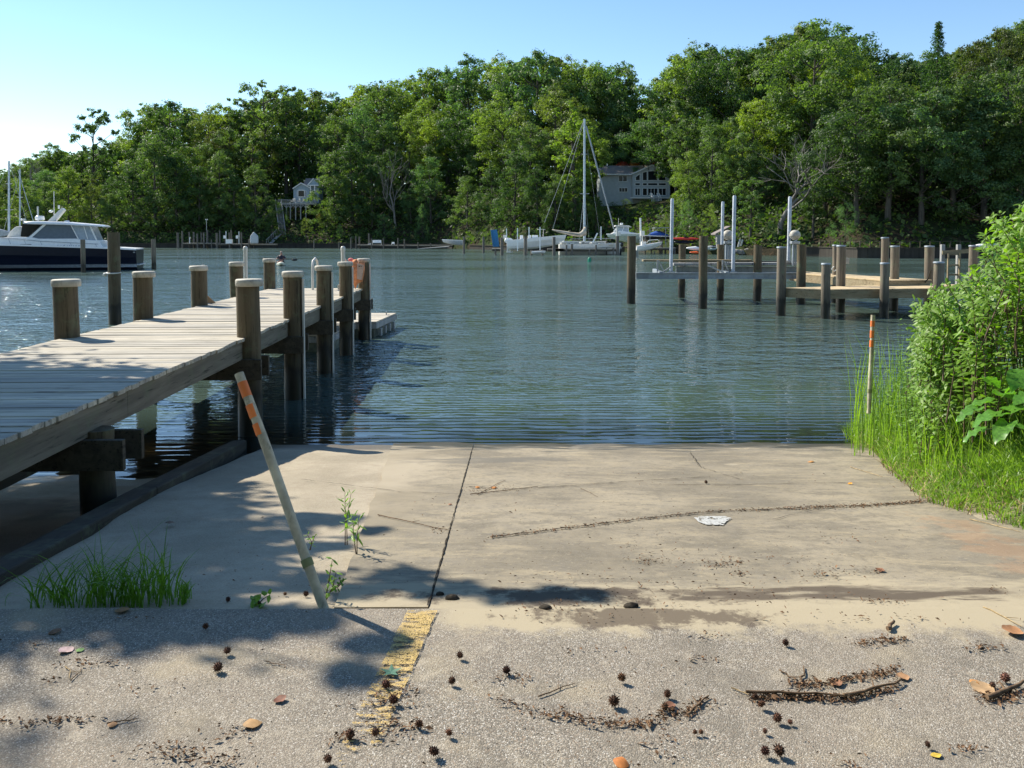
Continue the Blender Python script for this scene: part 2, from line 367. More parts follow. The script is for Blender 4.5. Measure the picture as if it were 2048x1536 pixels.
def slab_mesh(name, xa, xb, y0, y1, dz=0.0, nx=8):
    """one cast slab that follows the ramp's fall; xa, xb are functions of y"""
    m = MB(); n = int((y1 - y0) / .25) + 1; yl = np.linspace(y0, y1, n); rings = []
    for y in yl:
        a, b = xa(y), xb(y); top = [(a + (b - a) * i / nx, y, zg(y) + dz + (.004 + .012 * sm(8.2, 9, y)) * nz((a + (b - a) * i / nx) * 2, y * 2)) for i in range(nx + 1)]
        rings.append(top + [(b, y, zg(y) - .25), (a, y, zg(y) - .25)])
    m.loft(rings); o = m.build(name, M['ramp']); o['kind'] = 'structure'; return o
sl_l = lambda y: -.76 - .1 * (y - 3.4) - (.03 * nz(y * 3, 2) if y > 4.1 else 0)
slab_mesh('boat_ramp', sl_l, lambda y: JX(y) - .003 - .003 * nz(y * 9, 0), 3.53, 16, nx=4)
slab_mesh('boat_ramp', lambda y: JX(y) + .003, lambda y: float(xr_edge(y)) + .35, 3.48, 16, nx=24)
def crack(pts, wd=.012, name='ramp_crack', seed=1, lift=.0045, mat_=None, wig=.011):
    rg = random.Random(seed); P = []
    for (a, b) in zip(pts, pts[1:]):
        n = max(2, int(math.dist(a, b) / .05))
        for i in range(n): P.append((a[0] + (b[0] - a[0]) * i / n + rg.uniform(-wig, wig), a[1] + (b[1] - a[1]) * i / n + rg.uniform(-wig, wig)))
    P.append(pts[-1]); m = MB(); L = []; Rr = []
    for i, (x, y) in enumerate(P):
        a, b = P[max(0, i - 1)], P[min(len(P) - 1, i + 1)]; d = Vector((b[0] - a[0], b[1] - a[1])).normalized(); ww = wd * rg.uniform(.15, 1.0) / 2
        z = zg(y) + lift + .004; L.append((x - d.y * ww, y + d.x * ww, z)); Rr.append((x + d.y * ww, y - d.x * ww, z))
    n = len(P); m.add(L + Rr, [(i, i + 1, n + i + 1, n + i) for i in range(n - 1)]); o = m.build(name, mat_ or M['crack']); o['kind'] = 'structure'; return o
def gq(*pp): return [(p.x, p.y) for p in (gr(*q) for q in pp)]
crack(gq((935, 975), (1040, 980), (1150, 972), (1300, 962), (1420, 955)), .014, seed=2)
crack(gq((985, 1076), (1100, 1062), (1280, 1040), (1420, 1025), (1600, 1018), (1750, 1012), (1860, 1003)), .022, seed=3)
crack(gq((1300, 970), (1450, 972), (1600, 968), (1760, 966)), .010, seed=4)
crack(gq((600, 960), (700, 972), (800, 985), (930, 990)), .008, seed=5)
crack(gq((1380, 905), (1400, 935), (1480, 960)), .009, seed=6)
crack(gq((1545, 1040), (1640, 1020), (1680, 1012)), .008, seed=7)
crack([(JX(3.5) - .003, 3.53), (JX(9) - .003, 9.0)], .011, seed=8, lift=.002, wig=.003)
# white patch of old paint on the slab
pp = gq((1388, 1037), (1402, 1034), (1450, 1034), (1463, 1038), (1452, 1045), (1446, 1052), (1412, 1051), (1398, 1046))
m = MB(); m.add([(x, y, zg(y) + .0065) for x, y in pp], [tuple(range(len(pp)))])
t = NT('patch_paint'); v = t.pos(); n = t.noise(v, 26, 6, .75); hole = t.mr(n, .43, .47); p = t.pr(t.mix(t.mr(t.noise(v, 70, 3), .3, .7), (.34, .34, .32), (.50, .50, .48)), .8, .3)
mx = t.n('ShaderNodeMixShader'); tr = t.n('ShaderNodeBsdfTransparent'); t.t.links.new(hole, mx.inputs[0]); t.t.links.new(tr.outputs[0], mx.inputs[1]); t.t.links.new(p, mx.inputs[2])
tag(m.build('paint_patch', t.done(mx.outputs[0])), kind='structure')
# --- asphalt apron
t = NT('exposed_asphalt'); v = t.pos(); s3 = t.sep(v)
vc = t.voro(v, 215, 'Color'); sv = t.sep(vc); n1 = t.noise(v, 1.1, 5); n2 = t.noise(v, 7, 6, .7); n3 = t.noise(v, 260, 2); vd = t.voro(v, 215)
st = t.mix(t.mr(sv[0], .25, .9), (.15, .132, .105), (.39, .345, .275)); st = t.mix(t.mr(sv[1], .86, .93), st, (.60, .56, .49))
st = t.mix(t.mr(sv[2], .82, .92, 0, .6), st, (.36, .24, .15))
c = t.mix(t.mr(vd, .42, .62, 0, .7), st, (.15, .13, .105)); c = t.mix(t.mr(n1, .35, .65, .0, .35), c, (.30, .25, .19))
c = t.mix(t.mr(t.noise(t.map(v, (1, 1.6, 1), (3, 1, 0)), 1.6, 5, .6), .52, .72, 0, .6), c, (.38, .315, .21))
jn = t.math('ADD', s3[1], t.mr(n2, .3, .7, -.10, .10, False)); rgt = t.mr(s3[0], -.45, -.2)
c = t.mix(t.mr(t.noise(v, 3.2, 8, .75), .5, .64, 0, .5), c, (.16, .14, .11)); c = t.mix(t.mr(t.noise(v, 30, 4, .7), .6, .7, 0, .6), c, (.12, .10, .08)); c = t.mix(t.mr(t.noise(t.map(v, (1, 1, 1), (5, 5, 0)), 11, 6, .75), .54, .70, 0, .5), c, (.44, .38, .29))
c = t.mix(t.math('MULTIPLY', t.mr(jn, 3.23, 3.37, 0, .95), rgt), c, (.40, .335, .225))
c = t.mix(t.math('MULTIPLY', blot(t, s3, .55, 3.41, .5, .09, n2), .8), c, (.09, .065, .045))
M['asphalt'] = t.done(t.pr(c, .85, .3, 0, t.bump(t.math('MULTIPLY', t.math('SUBTRACT', 1.0, vd), t.math('SUBTRACT', 1.0, t.math('MULTIPLY', t.math('MULTIPLY', t.mr(jn, 3.20, 3.33), rgt), .85))), .6, .004)))
m = MB(); XA = np.arange(-14, 5.2, .3); YA = list(np.arange(-8, 2, .5)) + list(np.arange(2, 3.4, .15)); top = []
for y in YA + ['e']:
    for x in XA:
        yy_ = 3.495 + (.02 * nz(x * 2, 3) + .012 * nz(x * 9, 1)) * (1 if x < -.9 else .3) if y == 'e' else y
        top.append((x, yy_, .75 + .004 * nz(x * .8, yy_ * .8)))
nx = len(XA); ny = len(YA) + 1
m.add(top, [(j * nx + i, j * nx + i + 1, (j + 1) * nx + i + 1, (j + 1) * nx + i) for j in range(ny - 1) for i in range(nx - 1)])
ed = top[-nx:]; m.add(ed + [(x, y, z - .12) for x, y, z in ed], [(i + 1, i, nx + i, nx + i + 1) for i in range(nx - 1)])
tag(m.build('asphalt_apron', M['asphalt']), kind='structure')
# yellow painted line, worn through
t = NT('worn_yellow'); v = t.pos(); s3 = t.sep(v); n = t.noise(t.map(v, (14, 46, 1)), 1, 6, .75); n2 = t.noise(v, 60, 3); vd = t.voro(v, 215)
thr = t.mr(s3[1], 2.45, 3.3, .57, .45, False); hole = t.mr(t.math('SUBTRACT', n, thr), -.015, .015)
hole = t.math('MULTIPLY', hole, t.mr(vd, .60, .70, 1, .1))
p = t.pr(t.mix(t.mr(n2, .3, .7), (.46, .32, .10), (.58, .41, .16)), .7, .3, 0, t.bump(t.math('SUBTRACT', 1.0, vd), .4, .005))
mx = t.n('ShaderNodeMixShader'); tr = t.n('ShaderNodeBsdfTransparent'); t.t.links.new(hole, mx.inputs[0]); t.t.links.new(tr.outputs[0], mx.inputs[1]); t.t.links.new(p, mx.inputs[2])
mt = t.done(mx.outputs[0])
A, B = gp(845, 1222, .75), gp(700, 1536, .75); d = (B - A); wv = Vector((.066, 0, 0)); m = MB(); L = []; n = 26; rg = random.Random(3)
for i in range(n + 1):
    p = A + d * i / n * 1.6; L += [(p.x - .06 + rg.uniform(-.004, .004), min(p.y, 3.46), .7585), (p.x + .065 + rg.uniform(-.004, .004), min(p.y, 3.46), .7585)]
m.add(L, [(2 * i, 2 * i + 1, 2 * i + 3, 2 * i + 2) for i in range(n)]); tag(m.build('painted_line', mt), kind='structure')

# --- water
t = NT('creek_water'); v = t.pos(); s3 = t.sep(v); Y = s3[1]
pn = t.mr(t.noise(t.map(v, (.022, .075, 1), (4, 2, 0)), 1, 4, .6), .40, .60)                       # gusty patches
shoal = t.mr(Y, 8.8, 19, .02, 1); calm = t.mr(pn, 0, 1, .55, 1.75, False); amp = t.math('MULTIPLY', shoal, calm)
rfade = t.math('MULTIPLY', t.mr(Y, 8.8, 9.8, .5, 1), t.mr(Y, 10.5, 18, 1, 0)); rfade = t.math('MULTIPLY', rfade, t.mr(t.noise(t.map(v, (.6, 1.3, 1)), 1, 3), .35, .62, .2, 1.15))
def height(p):
    y_ = t.sep(p)[1]
    h = t.math('MULTIPLY', t.noise(t.map(p, (.75, 1.1, 1), rot=(0, 0, .12)), 1.0, 2, .5, .4), .10)
    h = t.math('ADD', h, t.math('MULTIPLY', t.noise(t.map(p, (2.4, 3.8, 1), rot=(0, 0, -.15)), 1.0, 2, .5, .4), .072))
    h = t.math('ADD', h, t.math('MULTIPLY', t.noise(t.map(p, (8, 12, 1), rot=(0, 0, .1)), 1.0, 2, .5, .2), .021))
    h = t.math('ADD', h, t.math('MULTIPLY', t.noise(t.map(p, (.2, .5, 1)), 1.0, 1, .6), .09)); h = t.math('MULTIPLY', h, amp)
    w1 = t.math('MULTIPLY', t.noise(t.map(p, (.55, .8, 1)), 1.0, 3), 11.0); w2 = t.math('MULTIPLY', t.noise(t.map(p, (.8, 1.2, 1), (7, 3, 0)), 1.0, 3), 15.0)
    r1 = t.math('SINE', t.math('ADD', t.math('MULTIPLY', y_, 36.0), w1)); r2 = t.math('SINE', t.math('ADD', t.math('MULTIPLY', y_, 58.0), w2))
    r_ = t.math('MULTIPLY', t.math('ADD', t.math('MULTIPLY', r1, .0017), t.math('MULTIPLY', r2, .0008)), rfade)
    return t.math('ADD', h, r_)
EPS = .008
def off(d): nd = t.n('ShaderNodeVectorMath', operation='ADD'); t.set(nd, 0, v); nd.inputs[1].default_value = d; return nd.outputs[0]
h0, hx, hy = height(v), height(off((EPS, 0, 0))), height(off((0, EPS, 0)))
sx_ = t.math('DIVIDE', t.math('SUBTRACT', h0, hx), EPS); sy_ = t.math('DIVIDE', t.math('SUBTRACT', h0, hy), EPS)
cb = t.n('ShaderNodeCombineXYZ'); t.set(cb, 0, sx_); t.set(cb, 1, sy_); cb.inputs[2].default_value = 1.0
nm = t.n('ShaderNodeVectorMath', operation='NORMALIZE'); t.set(nm, 0, cb.outputs[0]); nr = nm.outputs[0]
fr = t.n('ShaderNodeFresnel'); fr.inputs[0].default_value = 1.333; t.t.links.new(nr, fr.inputs['Normal'])
gl = t.n('ShaderNodeBsdfGlossy'); t.set(gl, 'Roughness', t.mr(Y, 12, 110, .03, .10, False)); gl.inputs[0].default_value = (.97, .98, 1, 1); t.t.links.new(nr, gl.inputs['Normal'])
df = t.n('ShaderNodeBsdfDiffuse'); df.inputs[0].default_value = (.060, .092, .080, 1); tp = t.n('ShaderNodeBsdfTransparent'); tp.inputs[0].default_value = (.55, .50, .36, 1)
dm = t.n('ShaderNodeMixShader'); t.t.links.new(t.mr(Y, 9.0, 12.0, .1, 1), dm.inputs[0]); t.t.links.new(tp.outputs[0], dm.inputs[1]); t.t.links.new(df.outputs[0], dm.inputs[2])
fm = t.n('ShaderNodeMixShader'); t.t.links.new(fr.outputs[0], fm.inputs[0]); t.t.links.new(dm.outputs[0], fm.inputs[1]); t.t.links.new(gl.outputs[0], fm.inputs[2])
M['water'] = t.done(fm.outputs[0])
m = MB(); m.add([(-500, 4.5, 0), (500, 4.5, 0), (500, 420, 0), (-500, 420, 0)], [(0, 1, 2, 3)]); tag(m.build('water', M['water']), kind='structure')
m = MB(); m.add([(-500, 12, -2.9), (500, 12, -2.9), (500, 420, -2.9), (-500, 420, -2.9)], [(0, 1, 2, 3)]); tag(m.build('riverbed', M['sand']), kind='structure')

# --- far wooded hillside
def shore(px): return float(np.interp(px, [-700, 0, 600, 880, 960, 1050, 1250, 1340, 1500, 1640, 1720, 2048, 2800], [185, 174, 170, 165, 150, 135, 127, 113, 104, 98, 90, 88, 80]))
def plateau(px): return float(np.interp(px, [-700, 0, 300, 600, 1000, 1170, 1200, 1350, 1400, 1700, 2100], [7, 9, 12, 15, 17, 12.5, 10.8, 10.8, 13, 15, 16]))
def hz(px, s):
    if s <= 0: return -2.0 + max(-1, s) * 0 if s < -.5 else -.6
    return .55 + min(1, s / 1.2) * .5 + plateau(px) * (1 - math.exp(-max(0, s - 2) / 24)) + (.5 * nz(px * .013, s * .12) if s > 2 else 0)
def ter(px, s):
    Yv = shore(px) + s; return Vector(((px - W2) / F * Yv, Yv, hz(px, s)))
t = NT('leaf_litter_slope'); v = t.pos(); n1 = t.noise(v, .25, 5); n2 = t.noise(v, 2.5, 5, .7)
c = t.mix(t.mr(n1, .4, .6), (.035, .03, .018), (.03, .05, .015)); c = t.mix(t.mr(n2, .5, .7, 0, .6), c, (.11, .07, .04))
M['slope'] = t.done(t.pr(c, .95, .1, 0, t.bump(n2, .8, .3)))
PX = list(range(-650, 2780, 22)); SS = [-1.5, -.51, 0.01, 1.2, 3, 6, 10, 15, 21, 28, 36, 46, 60, 90, 150]
m = MB(); m.add([tuple(ter(p, s)) for s in SS for p in PX], [(j * len(PX) + i, j * len(PX) + i + 1, (j + 1) * len(PX) + i + 1, (j + 1) * len(PX) + i) for j in range(len(SS) - 1) for i in range(len(PX) - 1)])
tag(m.build('hillside', M['slope'], smooth=True), kind='structure')
exec_parts = []

# ================================================================== TREES ON THE FAR SHORE
def tree_proto(name, kind, seed, nleaf=8500, mat_=None, bark=None):
    """20 m tall tree at the origin: trunk and limbs, crown of leaf faces spread over many branch sprays"""
    rg = np.random.default_rng(seed); rr = random.Random(seed); Ht = 20.0
    root = thing(name, 'x', 'tree'); m = MB()
    K = dict(round=(.24, 6.6, 34, 1.9), tall=(.20, 4.3, 34, 1.6), open=(.30, 5.0, 26, 1.35), shrub=(-.02, 8.0, 30, 2.2), low=(.05, 7.2, 36, 1.9), high=(.34, 7.0, 34, 1.9), narrow=(.12, 3.2, 26, 1.3))
    lo, Rm, nb, br = K.get(kind, K['round'])
    lean = (rr.uniform(-.8, .8), rr.uniform(-.8, .8))
    ax = lambda z: Vector((lean[0] * (z / Ht) ** 2, lean[1] * (z / Ht) ** 2, z))
    trunk_r = .34 if kind not in ('shrub',) else .16
    m.tube([ax(z) + Vector((rr.uniform(-.1, .1), rr.uniform(-.1, .1), 0)) for z in np.linspace(-.6, Ht * .86, 9)], list(np.linspace(trunk_r * 1.25, .06, 9)), 7)
    cs = []
    for i in range(nb):
        f = (i + .5) / nb; z0 = Ht * (lo + (1 - lo) * f * .97); u = (z0 / Ht - lo) / (1 - lo)
        prof = {'round': math.sin(math.pi * (.12 + .83 * u)) ** .6, 'tall': math.sin(math.pi * (.15 + .78 * u)) ** .5, 'open': .5 + .5 * math.sin(math.pi * u), 'shrub': math.cos(math.pi * .5 * u) ** .6 * .9 + .1,
                'low': math.cos(math.pi * .5 * u) ** .7, 'high': math.sin(math.pi * (.2 + .72 * u)) ** .5, 'narrow': math.sin(math.pi * (.1 + .8 * u)) ** .6}.get(kind, 1)
        rad = Rm * prof * rr.uniform(.35, 1.02) * (1 if i < nb - 2 else .25); a = i * 2.4 + rr.uniform(-.5, .5)
        c = ax(z0) + Vector((rad * math.cos(a), rad * math.sin(a), rr.uniform(-.6, .8))); b = br * rr.uniform(.6, 1.25) * (1.0 if u < .85 else .75)
        cs.append((c, b)); st = ax(max(.5, z0 - rad * .55 - .8))
        mid = st.lerp(c, .5) + Vector((0, 0, -.25)); m.tube([st, mid, c], [.11 if rad > 2 else .07, .07, .025], 5, False)
    C = []; N = []
    wts = np.array([b ** 2 for _, b in cs]); wts /= wts.sum()
    for (c, b), wt in zip(cs, wts):
        k = int(nleaf * wt); nsub = max(5, int(b * 6)); subs = rg.normal(size=(nsub, 3)); subs /= np.linalg.norm(subs, axis=1)[:, None]
        subs = subs * b * rg.uniform(.45, 1.05, (nsub, 1)) * np.array([1.1, 1.1, .72]); sr = b * rg.uniform(.22, .42, nsub)
        idx = rg.integers(0, nsub, k); g = rg.normal(size=(k, 3)) * .62
        P = subs[idx] + g * sr[idx][:, None] * np.array([1, 1, .7]); C.append(P + np.array(c))
        nn = P / b * .9 + g * .45 + rg.normal(size=(k, 3)) * .55; nn[:, 2] += .45; N.append(nn)
    C = np.concatenate(C); N = np.concatenate(N); S = rg.uniform(.22, .44, len(C)) * (1.0 if kind != 'shrub' else .9)
    tr = m.build('trunk', bark or M['bark'], root, smooth=True)
    cr = leafcloud('crown', C, N, S, mat_ or M['crown'], root, .62, rg)
    return root, [(tr, []), (cr, [])]
def bare_proto(seed, nbr=5):
    rr = random.Random(seed); root = thing('bare_tree', 'x', 'tree'); m = MB()
    def grow(p, d, L, r, k):
        pts = [p]; n = 4
        for i in range(n):
            d = (d + Vector((rr.uniform(-.28, .28), rr.uniform(-.28, .28), rr.uniform(-.05, .16)))).normalized(); p = p + d * L / n; pts.append(p)
        m.tube(pts, list(np.linspace(r, r * .55, n + 1)), 6 if k else 4, False)
        if k:
            for j in range(rr.choice([2, 3, 3]) + (1 if k > 2 else 0)):
                a = rr.uniform(0, 6.28); s = rr.uniform(.4, .9); u = d.orthogonal().normalized(); vv = d.cross(u)
                grow(pts[rr.choice([2, 3, 4])], (d + (u * math.cos(a) + vv * math.sin(a)) * s).normalized(), L * rr.uniform(.55, .8), r * .52, k - 1)
    grow(Vector((0, 0, -.5)), Vector((0, 0, 1)), 7, .3, 4)
    tr = m.build('trunk', M['bark_pale'], root, smooth=True); return root, [(tr, [])]
def conifer_proto(seed):
    rg = np.random.default_rng(seed); root = thing('conifer', 'x', 'tree'); m = MB(); m.tube([(0, 0, -.5), (0, 0, 20)], [.3, .03], 6)
    tr = m.build('trunk', M['bark'], root, smooth=True); C = []; N = []
    for i in range(70):
        z = 3 + 17 * i / 70; r = (20.3 - z) * .22 + .15; a0 = rg.uniform(0, 6.28)
        for b in range(5):
            a = a0 + b * 1.257 + rg.uniform(-.3, .3); rr_ = r * rg.uniform(.7, 1.1); k = int(24 * (.4 + r / 3)); u = rg.uniform(.1, 1, k) ** .7
            C.append(np.stack([u * rr_ * math.cos(a) + rg.normal(size=k) * .12, u * rr_ * math.sin(a) + rg.normal(size=k) * .12, z - u * rr_ * .25 + rg.normal(size=k) * .1], 1))
            N.append(rg.normal(size=(k, 3)) + np.array([0, 0, 1.2]))
    C = np.concatenate(C); cr = leafcloud('crown', C, np.concatenate(N), rg.uniform(.2, .42, len(C)), M['crown'], root, .4, rg)
    return root, [(tr, []), (cr, [])]
PROTO = {}
for k, kind in enumerate(['round', 'round', 'round', 'tall', 'tall', 'open', 'open', 'low', 'low', 'high', 'high', 'narrow', 'shrub', 'shrub', 'shrub']):
    PROTO.setdefault(kind, []).append([*tree_proto({'shrub': 'shrub'}.get(kind, 'broadleaf_tree'), kind, 11 + k * 7, {'open': 8500, 'shrub': 8000, 'narrow': 8000, 'low': 16000, 'round': 16000, 'high': 16000}.get(kind, 14000)), False])
PROTO['bare'] = [[*bare_proto(5), False], [*bare_proto(9), False]]
PROTO['conifer'] = [[*conifer_proto(3), False]]
PLANTED = []
def plant(kind, var, px, s, top_py, wide=1.0, color=(1, 1, 1), rz=None, row='', look=None, cat='tree', name=None, tilt=None):
    root, parts, used = PROTO[kind][var % len(PROTO[kind])]
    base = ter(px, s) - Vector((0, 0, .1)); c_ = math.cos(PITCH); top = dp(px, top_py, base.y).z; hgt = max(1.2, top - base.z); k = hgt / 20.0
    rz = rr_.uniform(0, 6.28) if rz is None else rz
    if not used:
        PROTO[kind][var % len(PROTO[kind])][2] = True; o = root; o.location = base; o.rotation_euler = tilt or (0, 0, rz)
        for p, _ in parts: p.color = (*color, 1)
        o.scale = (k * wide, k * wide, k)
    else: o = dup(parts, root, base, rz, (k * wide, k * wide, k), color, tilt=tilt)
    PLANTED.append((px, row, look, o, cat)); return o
rr_ = random.Random(77)
SKX = [-90, 0, 50, 80, 130, 170, 200, 240, 265, 300, 340, 370, 410, 450, 490, 525, 560, 600, 640, 680, 715, 750, 800, 850, 900, 950, 1000, 1060, 1100, 1150, 1200, 1240, 1275, 1310, 1350, 1400, 1450, 1500, 1550, 1600, 1650, 1700, 1745, 1780, 1830, 1880, 1930, 1980, 2030, 2120]
SKY_ = [344, 334, 312, 300, 284, 286, 280, 276, 262, 206, 190, 208, 212, 205, 212, 190, 175, 178, 178, 185, 165, 152, 165, 132, 148, 112, 116, 98, 95, 118, 118, 142, 205, 140, 115, 82, 95, 88, 58, 46, 48, 62, 108, 108, 104, 98, 88, 70, 38, 30]
sk = lambda px: float(np.interp(px, SKX, SKY_))
GREENS = [((1, 1, 1), 'mid green'), ((.55, .66, .62), 'deep green'), ((1.5, 1.35, 1.0), 'fresh green'), ((.85, 1.0, 1.25), 'blue-green'), ((1.25, 1.05, .9), 'olive green'), ((1.9, 1.6, .8), 'bright yellow-green')]
def pick(ws): return rr_.choices(GREENS, ws)[0]
# back row against the sky
px = -95
while px < 2140:
    g, gl_ = pick([5, 4, 2, 2, 2, .6]); kd = rr_.choices(['round', 'tall', 'high'], [4, 4, 2])[0]
    if px > 1650: g = tuple(x * .85 for x in g)
    plant(kd, rr_.randint(0, 5), px, rr_.uniform(40, 54), sk(px) + rr_.uniform(-2, 12), rr_.uniform(.85, 1.1), g, row='back row', look=gl_ + ' broadleaf tree')
    px += rr_.uniform(34, 50)
# named skyline trees
plant('open', 0, 190, 34, 214, .85, (.62, .7, .6), row='n', look='tall thin dark tree with sparse crown standing above its neighbours at the left')
plant('open', 1, 535, 30, 158, 1.1, (1.15, 1.1, 1), row='n', look='tall airy tree with open spreading crown to the left of the small blue-grey house')
plant('open', 0, 575, 34, 168, .95, (1.1, 1.1, 1), row='n', look='second tall airy tree, just right of the open spreading one')
plant('bare', 0, 75, 30, 250, .7, row='n', look='leafless grey tree poking above the low canopy at far left', name='bare')
plant('conifer', 0, 1866, 30, 42, 1.1, (.42, .55, .62), row='n', look='dark pointed conifer spiking above the canopy at right')
plant('round', 1, 1660, 27, 92, .95, (1.75, 1.5, .7), row='n', look='bright yellow-green tree high in the canopy right of centre')
plant('round', 0, 858, 26, 196, .72, (1.7, 1.5, .95), row='n', look='pale yellow-green rounded tree standing out at the centre left of the wood')
plant('narrow', 0, 1148, 12, 205, 1.25, (1.6, 1.5, .8), row='n', look='narrow light green tree behind the sailboat mast')
plant('round', 2, 1620, 20, 46, 1.0, (1.0, 1.0, .9), row='n', look='tallest broad tree of the wood, above the leaning bare tree')
# middle row
px = -95
while px < 2140:
    if not (1168 < px < 1358) and not (532 < px < 655):
        g, gl_ = pick([5, 5, 3, 2, 2, 1]); kd = rr_.choices(['round', 'tall', 'high', 'open', 'low'], [5, 3, 2, 1, 2])[0]
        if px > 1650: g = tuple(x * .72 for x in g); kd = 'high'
        f = rr_.uniform(.60, .84); plant(kd, rr_.randint(0, 5), px, rr_.uniform(17, 30), 473 - (473 - sk(px)) * f, rr_.uniform(.85, 1.15), g, row='middle row', look=gl_ + ' broadleaf tree')
    px += rr_.uniform(38, 54)
for px, s, tp, wd in [(1185, 36, 245, 1.1), (1240, 42, 225, 1.1), (1300, 38, 232, 1.1), (1350, 36, 200, .9), (530, 30, 262, .8), (600, 34, 240, 1.0), (650, 30, 250, .9)]:
    g, gl_ = pick([3, 4, 1, 2, 1, 0]); plant('round', rr_.randint(0, 5), px, s, tp, wd, g, row='middle row', look=gl_ + ' broadleaf tree')
# front row along the bank
for px, s, tp, wd, gi in [(-60, 8, 380, 1, 1), (-5, 7, 372, 1.1, 0), (48, 9, 355, 1.1, 2), (95, 7, 362, 1, 0), (140, 8, 330, 1, 2), (185, 8, 365, 1, 4), (225, 7, 385, 1, 0), (268, 9, 330, 1.0, 1), (312, 8, 270, .95, 0), (355, 9, 300, 1, 1), (400, 8, 330, 1.0, 1), (440, 10, 300, .9, 0),
                          (470, 7, 345, 1.0, 1), (512, 8, 325, 1.0, 0), (545, 3, 425, 1.0, 1), (668, 9, 300, 1.0, 0), (705, 9, 280, 1.0, 1), (745, 8, 330, 1.0, 1), (780, 12, 300, .8, 1), (862, 8, 312, .9, 3), (822, 9, 375, 1.0, 3), (935, 6, 350, 1.15, 0),
                          (985, 8, 330, 1.0, 1), (1030, 8, 300, 1.0, 1), (1075, 8, 335, .9, 1), (1110, 7, 345, .9, 0), (1150, 7, 350, .9, 1), (1192, 7, 392, .75, 1), (1378, 12, 300, .85, 2), (1422, 13, 245, .9, 0), (1480, 14, 262, .9, 0), (1530, 14, 300, .8, 1), (1600, 16, 285, .8, 1)]:
    g, gl_ = GREENS[gi]; plant('low' if wd > .8 else 'round', rr_.randint(0, 5), px, s, tp, wd, g, row='front row', look=gl_ + ' low-branched tree')
# right-hand wood: high crowns over a dark floor, deep shade put into the leaf tints
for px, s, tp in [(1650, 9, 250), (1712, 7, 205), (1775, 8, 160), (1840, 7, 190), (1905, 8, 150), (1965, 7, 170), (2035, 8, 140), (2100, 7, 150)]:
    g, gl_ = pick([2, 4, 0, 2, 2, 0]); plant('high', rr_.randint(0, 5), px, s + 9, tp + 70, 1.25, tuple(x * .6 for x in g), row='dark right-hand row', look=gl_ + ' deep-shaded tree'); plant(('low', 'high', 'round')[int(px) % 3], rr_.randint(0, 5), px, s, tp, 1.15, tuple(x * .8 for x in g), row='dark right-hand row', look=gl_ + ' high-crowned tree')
plant('bare', 1, 1560, 5, 170, 1.5, row='n', look='leaning grey tree with bare spreading limbs above the boat lift', tilt=(0, R(-9), .6))
plant('bare', 0, 792, 7, 232, .8, row='n', look='dead pale-barked tree with bare forked limbs in the left centre of the wood', tilt=(0, R(-6), 1.0))
plant('bare', 1, 1045, 26, 205, 1.0, row='n', look='bare grey-brown tree among the greenery left of the sailboat mast')
plant('high', 0, 440, 24, 262, .62, (.75, .58, .48), row='n', look='brownish feathery-crowned pine in the left part of the wood')
plant('high', 1, 1985, 34, 62, .8, (.62, .52, .42), row='n', look='brownish pine high at the right edge of the canopy')
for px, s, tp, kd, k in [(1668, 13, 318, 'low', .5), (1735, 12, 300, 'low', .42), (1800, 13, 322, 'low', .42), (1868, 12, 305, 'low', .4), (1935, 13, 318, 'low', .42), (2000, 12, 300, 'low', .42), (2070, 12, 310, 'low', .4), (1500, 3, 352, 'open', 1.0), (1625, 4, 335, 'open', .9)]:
    plant(kd, rr_.randint(0, 5), px, s, tp, 1.1, (k, k * 1.1, k), row='understorey', look='shaded dark green tree' if k < .8 else 'thin-leaved green tree')  # low tint factors carry the understorey's shade in the leaf colour
# shrubs by the water
for px, s, tp, wd, gi, lk in [(845, 3, 405, .55, 3, 'tapering pale grey-green weeping shrub by the water'), (612, 5, 433, .8, 4, 'rounded olive shrub below the blue-grey house'), (655, 6, 408, .9, 2, 'light green shrub right of the small house\'s deck'), (680, 3, 445, .7, 3, 'grey-green shrub at the foot of the bank'),
                          (638, 8, 418, .6, 4, 'pinkish-tinged shrub below the small house\'s deck'), (770, 3, 425, .9, 3, 'blue-green spreading shrub over the far dock'), (575, 9, 415, .4, 3, 'narrow shrub in front of the arched deck'),
                          (1375, 6, 398, .9, 3, 'large pale green shrub left of the boat lift'), (1420, 5, 405, .9, 2, 'fresh green shrub behind the lift poles'), (1500, 4, 455, .9, 2, 'low fresh green shrub between the lift motors'), (1540, 4, 440, .9, 3, 'grey-green shrub left of the right lift motor'),
                          (1330, 7, 432, .9, 4, 'olive shrub above the blue boat cover'), (1290, 5, 452, .9, 2, 'small green shrub beside the cabin boat'), (1565, 5, 470, .9, 1, 'dark low shrub at the water\'s edge'), (1690, 3, 400, .9, 3, 'grey-green shrub on the dark bank at right'), (1640, 4, 455, .9, 1, 'dark shrub beside the right lift motor'),
                          (240, 2, 468, 1.1, 0, 'small shrub by the water behind the yacht'), (430, 2, 465, 1.2, 1, 'dark shrub behind the crowded far dock'), (1740, 6, 430, 1.1, 1, 'dark shrub beneath the tall trees'), (1830, 6, 450, 1.1, 1, 'dark shrub behind the right-hand pier posts'),
                          (720, 2, 460, 1.2, 1, 'dark shrub at the left end of the middle dock'), (970, 2, 462, 1.0, 0, 'green shrub behind the blue board'), (330, 2, 462, 1.2, 1, 'dark shrub on the bank behind the far dock posts'), (1010, 5, 440, 1.0, 1, 'dark shrub behind the white motorboat'), (1090, 4, 445, 1.0, 1, 'dark shrub behind the sail cover')]:
    g = GREENS[gi][0]; g = tuple(x * 1.15 for x in g)
    if 'pinkish' in lk: g = (1.9, 1.1, 1.5)
    plant('shrub', rr_.randint(0, 5), px, s, tp, wd, g, row='n', look=lk, cat='shrub')
